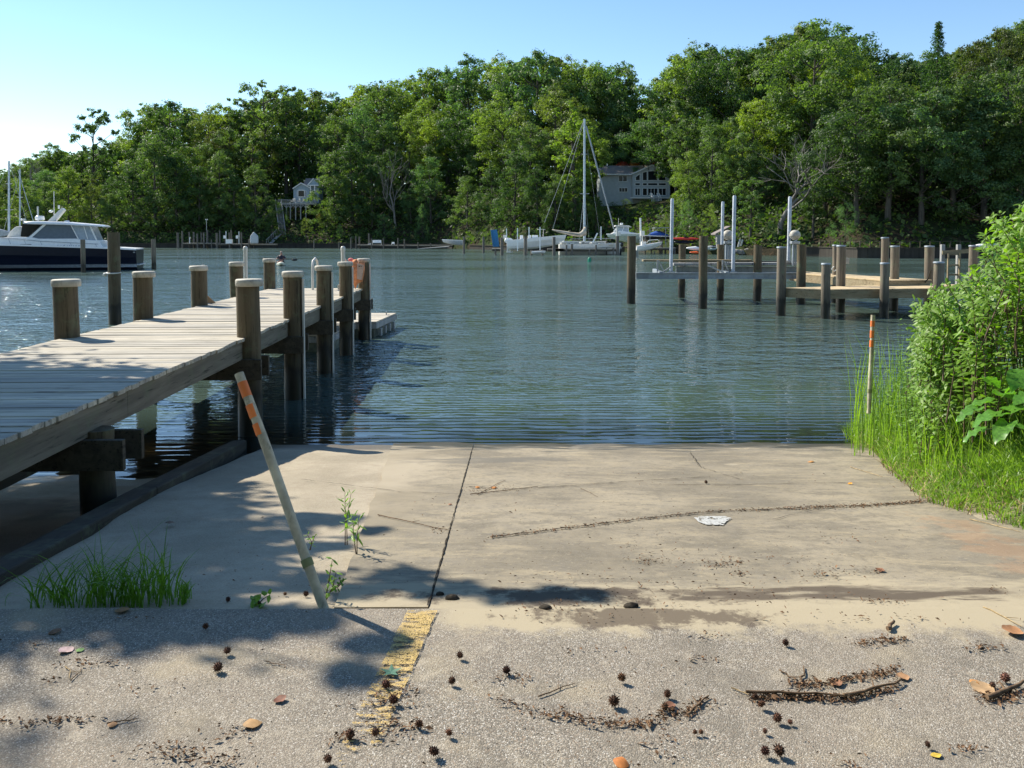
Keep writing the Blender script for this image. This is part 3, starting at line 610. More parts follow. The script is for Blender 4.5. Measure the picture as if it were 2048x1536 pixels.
# garden shrubs in front of the big house
for px, s, tp, wd, gi, lk in [(1250, 21, 396, 1.6, 2, 'round clipped shrub at the left of the house lawn'), (1284, 21, 398, 1.6, 0, 'dark clipped shrub left of the garden steps'), (1302, 21, 396, 1.6, 5, 'yellow-green clipped shrub beside the garden steps'), (1346, 20, 388, 1.4, 5, 'yellow-green shrub right of the garden steps'),
                          (1225, 18, 402, 1.6, 1, 'dark shrub below the house\'s left wing'), (1265, 12, 425, 1.6, 1, 'dark shrub halfway up the bank below the house'), (1305, 13, 420, 1.6, 1, 'dark shrub on the bank below the garden steps'), (1230, 8, 442, 1.6, 1, 'dark shrub on the bank behind the cabin boat')]:
    plant('shrub', rr_.randint(0, 5), px, s, tp, wd, GREENS[gi][0], row='n', look=lk, cat='shrub')
for kd, lst in PROTO.items():        # drop prototypes never planted
    for root, parts, used in lst:
        if not used:
            for p, _ in parts: bpy.data.objects.remove(p)
            bpy.data.objects.remove(root)
rows = {}
for rec in sorted(PLANTED, key=lambda r: r[0]):
    px, row, look, o, cat = rec; o['category'] = cat
    if row == 'n': o['label'] = look
    else: rows.setdefault(row, []).append(rec)
for row, recs in rows.items():
    for i, (px, _, look, o, cat) in enumerate(recs):
        o['label'] = '%s, %s from the left in the %s of far trees' % (look, ordw(i), row); o['group'] = 'trees in the ' + row
# undergrowth and the far-off wood nobody could count
rg = np.random.default_rng(4); n = 42000
pxs = rg.uniform(-120, 2170, n); ss = rg.uniform(.6, 40, n) ** 1.0; hh = rg.uniform(.05, 1.3, n) ** 1.2
hh = np.where(pxs > 1620, hh * .45, hh); keep = ~((pxs > 1620) & (rg.random(n) < .55)); pxs, ss, hh = pxs[keep], ss[keep], hh[keep]
keep = ~((pxs > 1205) & (pxs < 1345) & (ss > 18)); pxs, ss, hh = pxs[keep], ss[keep], hh[keep]
C = np.array([list(ter(a, b)) for a, b in zip(pxs, ss)]); C[:, 2] += hh
N_ = rg.normal(size=C.shape) + np.array([0, -.2, .9]); o = leafcloud('undergrowth', C, N_, rg.uniform(.35, .8, len(C)), M['crown'], None, .7, rg); o.color = (.55, .6, .5, 1); tag(o, kind='stuff')
n = 80000; pxs = rg.uniform(-140, 2200, n); ss = rg.uniform(52, 78, n); f = rg.uniform(0, 1, n) ** 1.3
C = []
for a, b, u in zip(pxs, ss, f):
    p = ter(a, b); tz = dp(a, sk(a) + 20 + 12 * nz(a * .03, 7), p.y).z; C.append((p.x, p.y, p.z + (tz - p.z) * u))
C = np.array(C); N_ = rg.normal(size=C.shape) + np.array([0, -.4, .6]); o = leafcloud('distant_wood', C, N_, rg.uniform(.9, 1.7, len(C)), M['crown'], None, .7, rg); o.color = (.7, .75, .7, 1); tag(o, kind='stuff')

# ================================================================== THE LEFT DOCK
DK = thing('wooden_dock', 'weathered grey wooden dock with white-capped pilings at left, running out over the water', 'dock', (-4.03, 5.0, 0)); RZ = math.atan(.03)
def pile_mesh(x, y, z0, z1, r, seed=0, lean=(0, 0), taper=.9):
    rg = random.Random(seed); m = MB(); n = 9; pts = []; rd = []
    for i in range(n):
        f = i / (n - 1); z = z0 + (z1 - z0) * f; pts.append((x + lean[0] * (z - z0) + rg.uniform(-.006, .006), y + lean[1] * (z - z0) + rg.uniform(-.006, .006), z)); rd.append(r * (1 / taper + (1 - 1 / taper) * f) * rg.uniform(.98, 1.02))
    m.tube(pts, rd, 20); return m
def in_dock(ob):            # child meshes of the dock are modelled in its own (turned) frame
    ob.parent = DK; return ob
def dpart(mb, name, m_, smooth=False, bevel=0.0, parent=None):
    o = mb.build(name, m_, None, smooth, bevel); o.parent = parent or DK; return o
rg = random.Random(1)
m = MB(); nb = 116
for i in range(nb):
    y = -3.0 + i * .146; 
    if y > 13.95: break
    m.box((rg.uniform(-.008, .008), y + .07, 1.15 + rg.uniform(-.004, .004)), (2.1 + rg.uniform(-.02, .02), .133, .038), rz=rg.uniform(-.002, .002))
dpart(m, 'deck_boards', M['deck'], bevel=.004)
for sx in (-1, 1):
    m = MB()
    for a, b in ((-3, 1.5), (1.503, 4.55), (4.553, 9.0), (9.003, 14.0)): m.box((sx * 1.00, (a + b) / 2, 1.02), (.042, b - a, .215))
    dpart(m, 'side_stringer', M['fascia'], bevel=.004)
m = MB()
for x in (-.5, 0, .5): m.box((x, 5.4, 1.02), (.045, 16.8, .2))
dpart(m, 'inner_joist', M['frame_dark'])
PY = [4.72, 6.92, 9.18, 11.34, 13.80]
for k, y in enumerate(PY):
    for sx in (1, -1):
        r = .134 - .002 * k; px_ = 1.075 if sx > 0 else -1.05; pm = pile_mesh(px_, y, -2.6, 1.80, r, seed=k * 2 + (sx > 0), lean=(rg.uniform(-.004, .004), 0))
        po = dpart(pm, 'piling', M['pile'], True)
        c = MB(); R_ = r * 1.12 + .008; c.lathe((px_, y, 1.765), [(R_ * .93, 0), (R_, .004), (R_ * 1.0, .065), (R_ * .97, .078), (R_ * .9, .084), (0, .09)], 28); dpart(c, 'cap', M['cap'], True, parent=po)
        if sx > 0 and k in (1, 2, 3, 4):
            s = MB(); s.box((sx * 1.075 + r + .020, y - .035, .72), (.028, .055, 2.05)); dpart(s, 'rub_strip', M['pvc'], bevel=.006, parent=po)
    for dy in (-.17, .17):
        m = MB(); m.box((0, y + dy, .80), (2.5, .05, .24)); dpart(m, 'cross_beam', M['frame_dark'], bevel=.004)
for (x, y) in ((1.03, .95), (-.98, .95), (1.0, -2.3), (-1.0, -2.3)):
    pm = pile_mesh(x, y, -.6, .95, .118, seed=int(y * 7) + 40); dpart(pm, 'piling', M['pile'], True)
for dy in (.78, 1.10):
    m = MB(); m.box((.05, dy + 0.0, .80), (2.5, .05, .22)); dpart(m, 'cross_beam', M['frame_dark'], bevel=.004)
m = MB(); m.beam((.0, -2.5, .50), (.02, 2.75, .42), .15, .14); dpart(m, 'low_beam', M['timber'], bevel=.008)
m = MB(); m.beam((-.35, -2.5, .62), (.0, 3.1, .55), .05, .14); dpart(m, 'low_beam', M['timber'], bevel=.006)
for (x, y, zt) in ((-1.24, 12.6, 2.12), (.955, 11.8, 2.13)):
    m = MB(); m.tube([(x, y, .1), (x, y, zt - .05), (x, y, zt)], [.041, .041, .038], 14); m.lathe((x, y, zt - .07), [(.048, 0), (.048, .06), (.035, .085), (0, .095)], 14); dpart(m, 'guide_post', M['pvc'], True)
# short cleat post with a wooden bracket on the left edge
m = MB(); m.tube([(-1.12, 9.62, .9), (-1.12, 9.62, 1.86)], .022, 10); m.tube([(-1.25, 9.9, 1.1), (-1.25, 9.9, 1.83)], .018, 8); dpart(m, 'ladder_rail', M['galv'], True)
m = MB(); m.slab([(-1.2, 9.64, 1.17), (-.93, 9.66, 1.17), (-1.12, 9.65, 1.36)], (0, .03, 0)); dpart(m, 'bracket', plain('tan_bracket', (.45, .28, .16), .7), bevel=.003)
# hooped grab rails of the swim ladder at the far end
for x in (.02, .66):
    m = MB(); m.tube([(x, 13.3, 1.17), (x, 13.3, 1.66), (x, 13.36, 1.80), (x + .02, 13.5, 1.86), (x + .03, 13.66, 1.80), (x + .03, 13.74, 1.6), (x + .03, 13.74, .5)], .026, 10); dpart(m, 'grab_rail', M['pvc'], True)
m = MB(); m.box((.62, 13.55, 1.22), (.16, .22, .1)); dpart(m, 'cleat_block', M['cap'], bevel=.01)
DK.rotation_euler = (0, 0, RZ)
# orange life vest hung on the last right-hand piling
PV = dp(712, 545, 18.3); VT = thing('life_vest', 'faded orange life vest hanging from the farthest right-hand dock piling', 'life vest', (PV.x, PV.y, 1.2))
def vpt(px, py, Y=18.45): return dp(px, py, Y)
m = MB(); out = [(706, 521), (714, 519), (718, 527), (729, 526), (729, 540), (725, 563), (716, 566), (711, 577), (706, 563), (704, 545)]
P = [vpt(*q) for q in out]; cc = sum(P, Vector()) / len(P)
m.loft([[cc + (p - cc) * .93 + Vector((0, .03, 0)) for p in P], [cc + (p - cc) * 1.04 for p in P], [cc + (p - cc) * 1.0 + Vector((0, -.05, 0)) for p in P], [cc + (p - cc) * .8 + Vector((0, -.085, 0)) for p in P]]); m.build('jacket', M['vest'], VT, smooth=True)
m = MB(); m.slab([vpt(714.5, 527, 18.35), vpt(714, 558, 18.35), vpt(724, 560, 18.35), vpt(728, 530, 18.35)], (0, -.02, 0)); pn_ = m.build('panel', M['panel'], VT, bevel=.006)
m = MB()
for px, w_, zz in ((719, 3.6, 532.5), (723.3, 1.6, 532.6)): 
    a, b = vpt(px - w_ / 2, zz - .9, 18.326), vpt(px + w_ / 2, zz + .9, 18.326); m.slab([(a.x, a.y, a.z), (a.x, a.y, b.z), (b.x, a.y, b.z), (b.x, a.y, a.z)], (0, -.002, 0))
m.build('lettering', M['ink'], pn_)
m = MB(); q = vpt(701.5, 519.5, 18.5); m.ball(q, .058, 12, (1.1, .9, .7)); m.build('collar', plain('pink_collar', (.80, .22, .20), .8), VT, smooth=True)
# low floating dock beyond the end
FD = thing('floating_dock', 'low floating dock with pale boards and a grey rub rail, tied beyond the wooden dock', 'floating dock', (-4, 19, 0))
fl = [(-4.95, 16.75), (-3.66, 16.65), (-3.63, 19.15), (-3.16, 19.2), (-3.0, 21.4), (-4.9, 21.4)]
m = MB(); m.prism(fl, .33, .37); m.build('deck', M['deck'], FD, bevel=.004)
cx, cy = -4.0, 19.2; fl2 = [(cx + (x - cx) * 1.012, cy + (y - cy) * 1.012) for x, y in fl]
m = MB(); m.prism(fl2, .20, .325); m.build('rub_rail', M['grey_post'], FD, bevel=.01)
fl3 = [(cx + (x - cx) * .93, cy + (y - cy) * .97) for x, y in fl]; m = MB(); m.prism(fl3, -.2, .197); m.build('float', plain('float_hull', (.13, .14, .10), .6, var=.3, dirt=.6), FD)
m = MB()
for i in range(4): m.box((-3.10 + .033 * i, 19.5 + i * .48, .10), (.05, .16, .18))
m.build('float_block', M['grey_post'], FD, bevel=.008)
m = MB(); c = Vector((-3.18, 20.9, .40)); m.tube([c + Vector((0, -.1, .04)), c + Vector((0, .1, .04))], .014, 8); m.tube([c + Vector((0, -.03, -.03)), c + Vector((0, -.03, .04))], .012, 8); m.tube([c + Vector((0, .03, -.03)), c + Vector((0, .03, .04))], .012, 8); m.build('cleat', M['galv'], FD, smooth=True)

# timber kerb between the ramp and the ground below the dock
m = MB(); m.beam((-2.50, 3.45, .705), (-2.78, 6.2, .405 - .03), .17, .15); m.beam((-2.785, 6.22, .372), (-3.03, 9.1, .02), .165, .14)
tag(m.build('timber_kerb', M['timber'], bevel=.014), 'dark weathered timber kerb lying along the left edge of the ramp', 'timber kerb')
# leaning PVC marker and its twin in the weeds
def marker(name, label, B, T, r, bands, group):
    t_ = thing(name, label, 'marker post', B, group); m = MB(); d = (T - B); L = d.length; m.tube([B - d.normalized() * .06, B + d * .33, B + d * .66 + Vector((.004, 0, 0)), T], r, 18, caps=False)
    u = d.normalized(); m.tube([T, T - u * .02], [r, r * .86], 18, caps=False); m.tube([T - u * .02, T - u * .4], r * .86, 18, caps=False); m.build('pipe', M['pvc_dirty'], t_, smooth=True)
    for a, b in bands:
        k = MB(); k.tube([T - u * a, T - u * b], r + .0012, 18, caps=False); k.build('orange_band', M['orange'], t_, smooth=True)
    k = MB(); q = B + d * .16; k.tube([q, q + u * .035], r + .004, 18, caps=False); k.build('coupling', plain('green_collar', (.25, .27, .12), .7), t_, smooth=True)
    return t_
B = gr(646, 1212); marker('marker_pipe', 'leaning white pipe with three orange bands rising from the asphalt edge', Vector((B.x, B.y, .74)), dp(478, 747, 3.86), .0215, [(.045, .12), (.16, .225), (.255, .31)], 'orange-banded marker pipes')
B = dp(1738, 815, 8.4); T_ = dp(1746, 630, 8.5); marker('marker_pipe', 'upright white pipe with faded orange bands among the reeds at the water\'s edge', B, T_, .021, [(.06, .12), (.16, .235), (.26, .33)], 'orange-banded marker pipes')

# ================================================================== MOORING PILES, RIGHT PIER, BOAT LIFT
def lone_pile(px, foot, top, wpx, label, mat_='pile', lean=(0, 0), group='bare mooring pilings', hat=False):
    p = gp(px, foot, 0); T_ = dp(px, top, p.y); r = wpx * p.y / F / 2; pm = pile_mesh(p.x, p.y, -2.5, T_.z, r, seed=int(px), lean=lean, taper=.93)
    o = pm.build('mooring_piling', M[mat_], None, True); tag(o, label, 'piling', group); return o, p, T_, r
o, p, T_, r = lone_pile(229, 648, 465, 23, 'tall dark mooring piling with a rope loop, beside the left-hand dock', lean=(0.006, 0)); 
m = MB(); m.tube([(p.x + (r + .022) * math.cos(a), p.y + (r + .022) * math.sin(a), 1.38 + .015 * math.sin(a)) for a in np.linspace(0, 2 * math.pi, 20)], .018, 6); m.ball((p.x - r - .05, p.y - .05, 1.33), .05)
tag(m.build('mooring_rope', M['offwhite'], smooth=True), 'pale mooring rope looped round the tall piling beside the left-hand dock', 'rope')
lone_pile(29, 541, 480, 9, 'dark piling in front of the bow half of the navy yacht', 'pile_grey'); lone_pile(167, 545, 479, 9, 'dark piling in front of the yacht\'s cabin windows', 'pile_grey'); lone_pile(308, 539, 478, 8.5, 'slim piling just off the navy yacht\'s stern', 'pile_grey')
PR = thing('wooden_pier', 'low wooden pier with pale sunlit boards and pilings at the right, behind the leafy shrub', 'pier', (11, 27, 0))
plat = [(8.2, 25.05), (9.1, 24.3), (10.95, 24.6), (15.5, 25.2), (17.5, 27.4), (12.4, 26.75), (10.2, 25.9)]
plat = [(x * .984, y * .984) for x, y in plat]
m = MB(); m.prism(plat, .785, .82); m.build('deck', M['pier_deck'], PR, bevel=.004)
m = MB()
for a, b in zip(plat, plat[1:] + plat[:1]):
    m.beam((a[0], a[1], .66), (b[0], b[1], .66), .05, .235)
m.build('fascia', M['pier_side'], PR)
walk = [(11.3, 33.0), (10.6, 31.6), (11.7, 25.95), (13.4, 26.4)]
walk = [(x * .984, y * .984) for x, y in walk]
m = MB(); m.prism(walk, .955, .995); m.build('deck', M['pier_deck'], PR, bevel=.004)
m = MB()
for a, b in zip(walk, walk[1:] + walk[:1]): m.beam((a[0], a[1], .82), (b[0], b[1], .82), .05, .25)
m.build('fascia', M['pier_side'], PR)
def ppile(px, foot, top, wpx, parent, mt='pile_grey', hat=True):
    p = gp(px, foot, 0); T_ = dp(px, top, p.y); r = wpx * p.y / F / 2
    o = pile_mesh(p.x, p.y, -2.5, T_.z, r, seed=int(px), taper=.95, lean=(.002, 0)).build('piling', M[mt], parent, True)
    if hat: k = MB(); k.lathe((p.x, p.y, T_.z - .02), [(r * 1.05, 0), (r * 1.06, .035), (r, .045), (0, .05)], 18); k.build('cap', M['alu'], o, True)
    return p, T_, r
for q in [(1561, 631, 495, 18), (1650, 637, 528, 17.5), (1767, 635, 527, 17), (1680, 625, 492, 17.5), (1787, 620, 493, 17), (1669, 606, 491, 12), (1767, 611, 476, 14.5), (1856, 617, 493, 18), (1875, 634, 525, 20), (1944, 615, 492, 17)]: ppile(*q, PR)
# wooden ladder frame
Yl = 30.0; fr_ = MB()
X = lambda px, Y=Yl: dp(px, 500, Y).x
Zp = lambda py, Y=Yl: dp(1024, py, Y).z
for px in (1885, 1917): fr_.beam((X(px), Yl, .6), (X(px), Yl, Zp(489)), .13, .13)
fr_.build('ladder_post', M['grey_post'], PR, bevel=.01)
fr_ = MB(); fr_.beam((X(1882), Yl - .09, Zp(505)), (X(1955), Yl - .09, Zp(501)), .05, .14)
for py in (508, 530, 549): fr_.beam((X(1891), Yl - .15, Zp(py)), (X(1914), Yl - .15, Zp(py)), .05, .07)
for px in (1891, 1914): fr_.beam((X(px), Yl - .2, .4), (X(px), Yl - .2, Zp(507)), .05, .07)
fr_.build('ladder', M['pier_side'], PR)
m = MB(); p = gp(1693, 560, 1.3); m.box(dp(1693, 522, 26), (.14, .1, .18)); m.tube([dp(1693, 520, 26), dp(1684, 530, 26)], .012, 6); m.build('outlet_box', M['cap'], PR, bevel=.01)
m = MB(); m.tube([dp(1668, 533, 28.5), dp(1663, 538, 28.5), dp(1668, 543, 28.5), dp(1672, 540, 28.5)], .02, 6); m.build('rope', M['offwhite'], PR, smooth=True)
m = MB(); m.tube([dp(1862, 540, 25.5), dp(1856, 558, 25.7), dp(1850, 565, 25.9)], .02, 6); m.build('rope', M['timber'], PR, smooth=True)

M['pole_grey'] = plain('pole_grey', (.50, .53, .57), .4, .4)
LF = thing('boat_lift', 'grey metal boat lift with tall white guide poles between pilings, left of the pier', 'boat lift', (7, 30, 0))
for q in [(1262, 607, 472, 17), (1405, 617, 472, 17), (1363, 595, 489, 14), (1440, 600, 489, 14), (1514, 602, 490, 16), (1601, 608, 489, 18)]: ppile(*q, LF, 'pile', hat=False)
m = MB(); Yb = 29.0
def hbeam(px0, px1, py0, py1, Y, wd, mt, name, py0b=None):
    a, b = dp(px0, py0, Y), dp(px1, py0b or py0, Y); hgt = dp(px0, py0, Y).z - dp(px0, py1, Y).z; k = MB()
    k.beam((a.x, Y, a.z - hgt / 2), (b.x, Y, b.z - hgt / 2), wd * .35, hgt); k.beam((a.x, Y, a.z - .012), (b.x, Y, b.z - .012), wd, .025); k.beam((a.x, Y, a.z - hgt), (b.x, Y, b.z - hgt), wd, .025)
    return k.build(name, M[mt], LF)
hbeam(1272, 1596, 545.5, 557, 29.2, .16, 'alu', 'main_beam'); hbeam(1352, 1600, 533, 545, 31.6, .16, 'alu', 'main_beam')
m = MB(); a, b = dp(1285, 521, 30.2), dp(1502, 521, 30.2); m.beam(a, b, .34, .07); m.build('bunk_board', M['pier_side'], LF, bevel=.01)
m = MB(); a, b = dp(1345, 528.5, 31.4), dp(1600, 527, 31.4); m.beam(a, b, .5, .10); m.build('bunk_board', M['grey_post'], LF, bevel=.01)
m = MB(); a, b = dp(1345, 525.5, 32.2), dp(1600, 523.5, 32.2); m.beam(a, b, .08, .07); m.build('drive_shaft', M['black'], LF)
for px, ya, yb in ((1322, 29.2, 31.8), (1455, 29.2, 31.8)):
    m = MB(); a = dp(px, 547, ya); m.beam((a.x, ya, a.z), (a.x + .2, yb, a.z), .12, .14); m.build('cross_bunk', M['alu'], LF)
    m = MB(); m.beam((a.x, ya + .7, a.z), (a.x, ya + .7, a.z + .45), .05, .05); m.beam((a.x + .25, ya + .7, a.z), (a.x + .05, ya + .7, a.z + .42), .04, .04); m.build('bunk_bracket', M['galv'], LF)
m = MB(); m.beam(dp(1412, 529, 29.6), dp(1448, 545, 29.6), .07, .05); m.beam(dp(1325, 545, 29.6), dp(1342, 534, 29.6), .05, .05); m.build('brace', M['galv'], LF)
for px, t0, t1, Y, wp in ((1342, 397, 546, 29.8, 6.6), (1443, 403, 545, 31.0, 5.8), (1466, 391, 546, 29.8, 7.0), (1577, 393, 524, 31.2, 7.0)):
    m = MB(); a, b = dp(px, t0, Y), dp(px, t1, Y); r = wp * Y / F / 2; x = b.x; m.tube([(x, Y, b.z), (x + .02, Y, a.z - .04), (x + .02, Y, a.z)], [r, r, r * .7], 14); po = m.build('guide_pole', M['pole_grey'], LF, smooth=True)
    m = MB(); m.box((x, Y, b.z + .02), (.22, .2, .08)); m.build('pole_foot', M['galv'], po)
for px, Y in ((1456, 31.2), (1590, 31.0)):
    c = dp(px, 470, Y); m = MB(); m.ball(c, .20, 20, (1.0, .95, .95)); m.lathe((c.x, c.y, c.z - .04), [(.212, 0), (.212, .03)], 20); mo = m.build('motor_cover', M['cap'], LF, smooth=True)
    m = MB(); m.box((c.x, c.y, c.z - .28), (.30, .26, .10)); m.beam((c.x - .12, c.y, c.z - .33), (c.x + .1, c.y, c.z - .16), .05, .05); m.build('gearbox', M['galv'], mo, bevel=.01)
    m = MB(); m.beam((c.x - .06, c.y, c.z - .33), (c.x - .06, c.y, c.z - 1.15), .07, .09); m.beam((c.x + .04, c.y, c.z - .33), (c.x + .04, c.y, c.z - 1.15), .04, .05); m.build('motor_post', M['alu'], LF)
m = MB(); c = dp(1455, 510, 32); m.box((c.x, c.y, c.z), (.30, .12, .75)); m.build('control_box', M['alu'], LF, bevel=.02)
m = MB(); c = dp(1271, 508, 29.0); m.box((c.x, c.y - .02, c.z), (.20, .03, .26)); tag(m.build('notice_plate', M['galv'], bevel=.004), 'small pale blue-grey plate on the leftmost piling of the boat lift', 'sign plate')

# ================================================================== BOATS, FAR DOCKS, HOUSES
def Q(px, py, Y): return dp(px, py, Y)
def ring_hull(x0, x1, yc, beam, sheer, keel, bow=1, n=14, transom=.86, full=2.2):
    """hull rings from stern (x0) to bow (x1); sheer(t), keel(t) give heights"""
    rings = []
    for i in range(n):
        t_ = i / (n - 1); x = x0 + (x1 - x0) * t_; b = beam / 2 * (transom + (1 - transom) * min(1, t_ * 3)) * max(.02, 1 - max(0, (t_ - .45) / .55) ** full); zs, zk = sheer(t_), keel(t_); fl = []
        for u, v_ in ((1, 1), (.97, .72), (.90, .42), (.68, .16), (.0, 0)): fl.append((u * b * (1 if v_ > .5 else (1 - .35 * t_)), zk + (zs - zk) * v_))
        rake = (x1 - x0) * .05 * (t_ ** 3); rings.append([(x + rake * ((z - zk) / max(.01, zs - zk)), yc - yb, z) for yb, z in fl] + [(x + rake * ((z - zk) / max(.01, zs - zk)), yc + yb, z) for yb, z in fl[::-1][1:]])
    return rings
def boat_motor(parent, c, k=1.0, mt='white', dx=-1):
    m = MB(); c = Vector(c); m.ball(c, .32 * k, 12, (1.0, .6, .85)); m.beam(c + Vector((0, 0, -.1 * k)), c + Vector((.02, 0, -1.15 * k)), .16 * k, .22 * k); m.beam(c + Vector((-.1 * k, 0, -1.15 * k)), c + Vector((.28 * k, 0, -1.15 * k)), .1 * k, .12 * k)
    o = m.build('outboard_motor', M[mt], parent, smooth=True); return o
# ---- navy motor yacht, bow to the left
Yy = 58.0; YT = thing('motor_yacht', 'navy blue motor yacht with white cabin and hardtop moored at left, stern toward the channel', 'motor yacht', (-26.3, 58, 0))
xs_, xb_ = Q(272, 510, Yy).x, -42.5; zt = lambda py: Q(1024, py, Yy).z
L0 = xs_; sheer = lambda t_: zt(500) + .0 * t_ + (zt(488) - zt(500)) * min(1, t_ * 1.6) ** .8
rings = ring_hull(xs_, xb_, 60.1, 4.2, sheer, lambda t_: -.55 + .5 * max(0, t_ - .8) * 2, transom=.95)
m = MB(); m.loft(rings); hull = m.build('hull', M['navy'], YT, smooth=False)
m = MB(); r2 = ring_hull(xs_ + .01, xb_, 60.1, 4.24, lambda t_: .42, lambda t_: .20, transom=.95); m.loft([[(x, y, (.42 if z > .33 else .20)) for x, y, z in r] for r in r2], caps=False); m.build('boot_stripe', plain('stripe', (.42, .48, .55), .3), hull)
m = MB(); m.loft([[(a[0], a[1] - .05, a[2] - .02), (a[0], a[1] - .05, a[2] + .09), (b[0], b[1] + .05, b[2] + .09), (b[0], b[1] + .05, b[2] - .02)] for a, b in ((r[0], r[-1]) for r in rings)]); dk_ = m.build('deck', M['white'], YT)
def side(pts, Y0, Y1, mt, name, par=YT, bev=.0):
    k = MB(); k.slab([Q(px, py, Y0) for px, py in pts], (0, Y1 - Y0, 0)); return k.build(name, M[mt], par, bevel=bev)
hs = side([(-60, 489), (-60, 478), (70, 474), (88, 474), (100, 477), (165, 478), (207, 481), (215, 495), (100, 494)], 58.3, 61.8, 'white', 'cabin_side', bev=.05)
for a, b in (((-25, 484), (-5, 488)), ((30, 487.5), (42, 491.5)), ((69, 488), (89, 493.5))):
    pa, pb = Q(a[0], a[1], 58.27), Q(b[0], b[1], 58.27); k = MB(); k.box(((pa.x + pb.x) / 2, 58.28, (pa.z + pb.z) / 2), (abs(pb.x - pa.x), .04, abs(pb.z - pa.z))); k.build('porthole', M['glass'], hs, bevel=.03)
k = MB()      # blue lettering, too small in the photo to read
for px, w_, s in [(133, 3, 0), (138, 4, 1), (143.5, 4, 0), (149, 3.5, 1), (153.5, 3, 0), (160, 3.5, 1), (165, 3, 0), (170, 3.5, 0), (175, 3.5, 1), (180, 3, 0)]:
    a, b = Q(px, 489.6 + .02 * (px - 133), 58.27), Q(px + w_ * .8, 493.2 + .02 * (px - 133), 58.27); k.slab([(a.x, a.y, b.z), (b.x - .05, a.y, b.z), (b.x, a.y, a.z), (a.x + .05, a.y, a.z)], (0, -.012, 0)) if s == 0 else k.slab([(a.x, a.y, b.z), (b.x, a.y, b.z + .03), (a.x + .08, a.y, a.z)], (0, -.012, 0))
k.build('lettering', M['blue_trim'], hs)
cab = side([(88, 474), (115, 449), (158, 449), (171, 478), (100, 478)], 58.45, 61.6, 'mesh_screen', 'cabin_window', bev=.02)
side([(79, 448.5), (112, 448.5), (84, 478), (76, 472)], 58.9, 61.2, 'glass', 'windshield')
k = MB(); k.beam(Q(114, 449, 58.42), Q(86, 477, 58.42), .10, .14); k.beam(Q(158, 449, 58.42), Q(172, 478, 58.42), .05, .06); k.beam(Q(170, 478, 58.42), Q(100, 478, 58.42), .05, .06); k.build('window_frame', M['white'], cab)
aft = side([(159, 450), (192, 451), (206, 487), (172, 482), (171, 477)], 58.5, 61.5, 'vinyl', 'enclosure_panel')
k = MB(); k.beam(Q(193, 452, 58.46), Q(208, 488, 58.46), .07, .09); k.beam(Q(182, 453, 58.46), Q(189, 478, 58.46), .05, .05); k.build('enclosure_frame', M['white'], aft)
side([(53, 474), (60, 462), (68, 454), (75, 453), (84, 458), (93, 465), (100, 464), (88, 476)], 59.0, 61.0, 'canvas', 'canvas_cover', bev=.12)
k = MB(); k.loft([[(Q(px, t_, Yy).x, y, Q(px, t_, Yy).z) for (y, t_) in ((58.1, pb), (58.3, pt), (60, pt - .7), (61.7, pt), (61.9, pb), (60, pb + .3))] for px, pt, pb in ((70, 445.8, 446.5), (74, 443.6, 448.5), (90, 443, 449), (140, 444, 450), (190, 448.5, 452.5), (206, 450, 453.5), (209, 452, 453))]); ht_ = k.build('hardtop', M['white'], YT, smooth=True)
k = MB(); a = Q(119, 437, 60); k.lathe((a.x, 60, Q(119, 441.5, 60).z), [(0, 0), (.26, 0), (.30, .06), (.30, .22), (.24, .30), (0, .31)], 16); k.build('radar_dome', M['white'], YT, smooth=True)
k = MB(); k.slab([Q(129, 443, 59.6), Q(140, 443.5, 59.6), Q(157, 421, 59.6), (Q(153, 417, 59.6))], (0, .8, 0)); ar = k.build('radar_mast', M['offwhite'], YT, bevel=.02)
k = MB(); k.tube([Q(152, 419, 60), Q(152, 412, 60)], .06, 8); k.ball(Q(138, 424, 60), .12, 10, (1.2, 1, .8)); k.lathe(Q(166, 445, 60), [(0, -.05), (.2, 0), (.15, .1), (0, .12)], 12); k.ball(Q(88, 440.5, 60), .08, 8); k.build('mast_lights', M['white'], ar, smooth=True)
k = MB(); k.tube([Q(143.5, 440, 60), Q(143.3, 385, 60)], .022, 5); k.build('antenna', M['white'], YT)
k = MB(); hh_ = [Q(p, y, 58.15) for p, y in ((-60, 470), (20, 474), (60, 477), (100, 482), (150, 485), (205, 488))]; k.tube(hh_, .022, 5)
for p, y, y2 in ((20, 474, 487), (48, 476, 490), (75, 479, 492), (103, 482, 495), (155, 485, 497), (200, 488, 499)): k.tube([Q(p, y, 58.15), Q(p + 5, y2, 58.15)], .018, 5)
k.build('handrail', M['galv'], YT)
k = MB(); a, b = Q(272, 529, 59), Q(291, 529, 59); k.box(((a.x + b.x) / 2, 60, a.z), (b.x - a.x, 3.2, .07)); k.beam((b.x - .3, 60, a.z - .1), (a.x, 60, -.1), .06, .06); k.build('swim_platform', M['offwhite'], YT, bevel=.01)
k = MB(); c = Q(268, 504.5, 57.95); k.box(c, (.13, .03, .06)); k.build('hull_fitting', M['galv'], hull)
YT.rotation_euler = (0, 0, R(17))
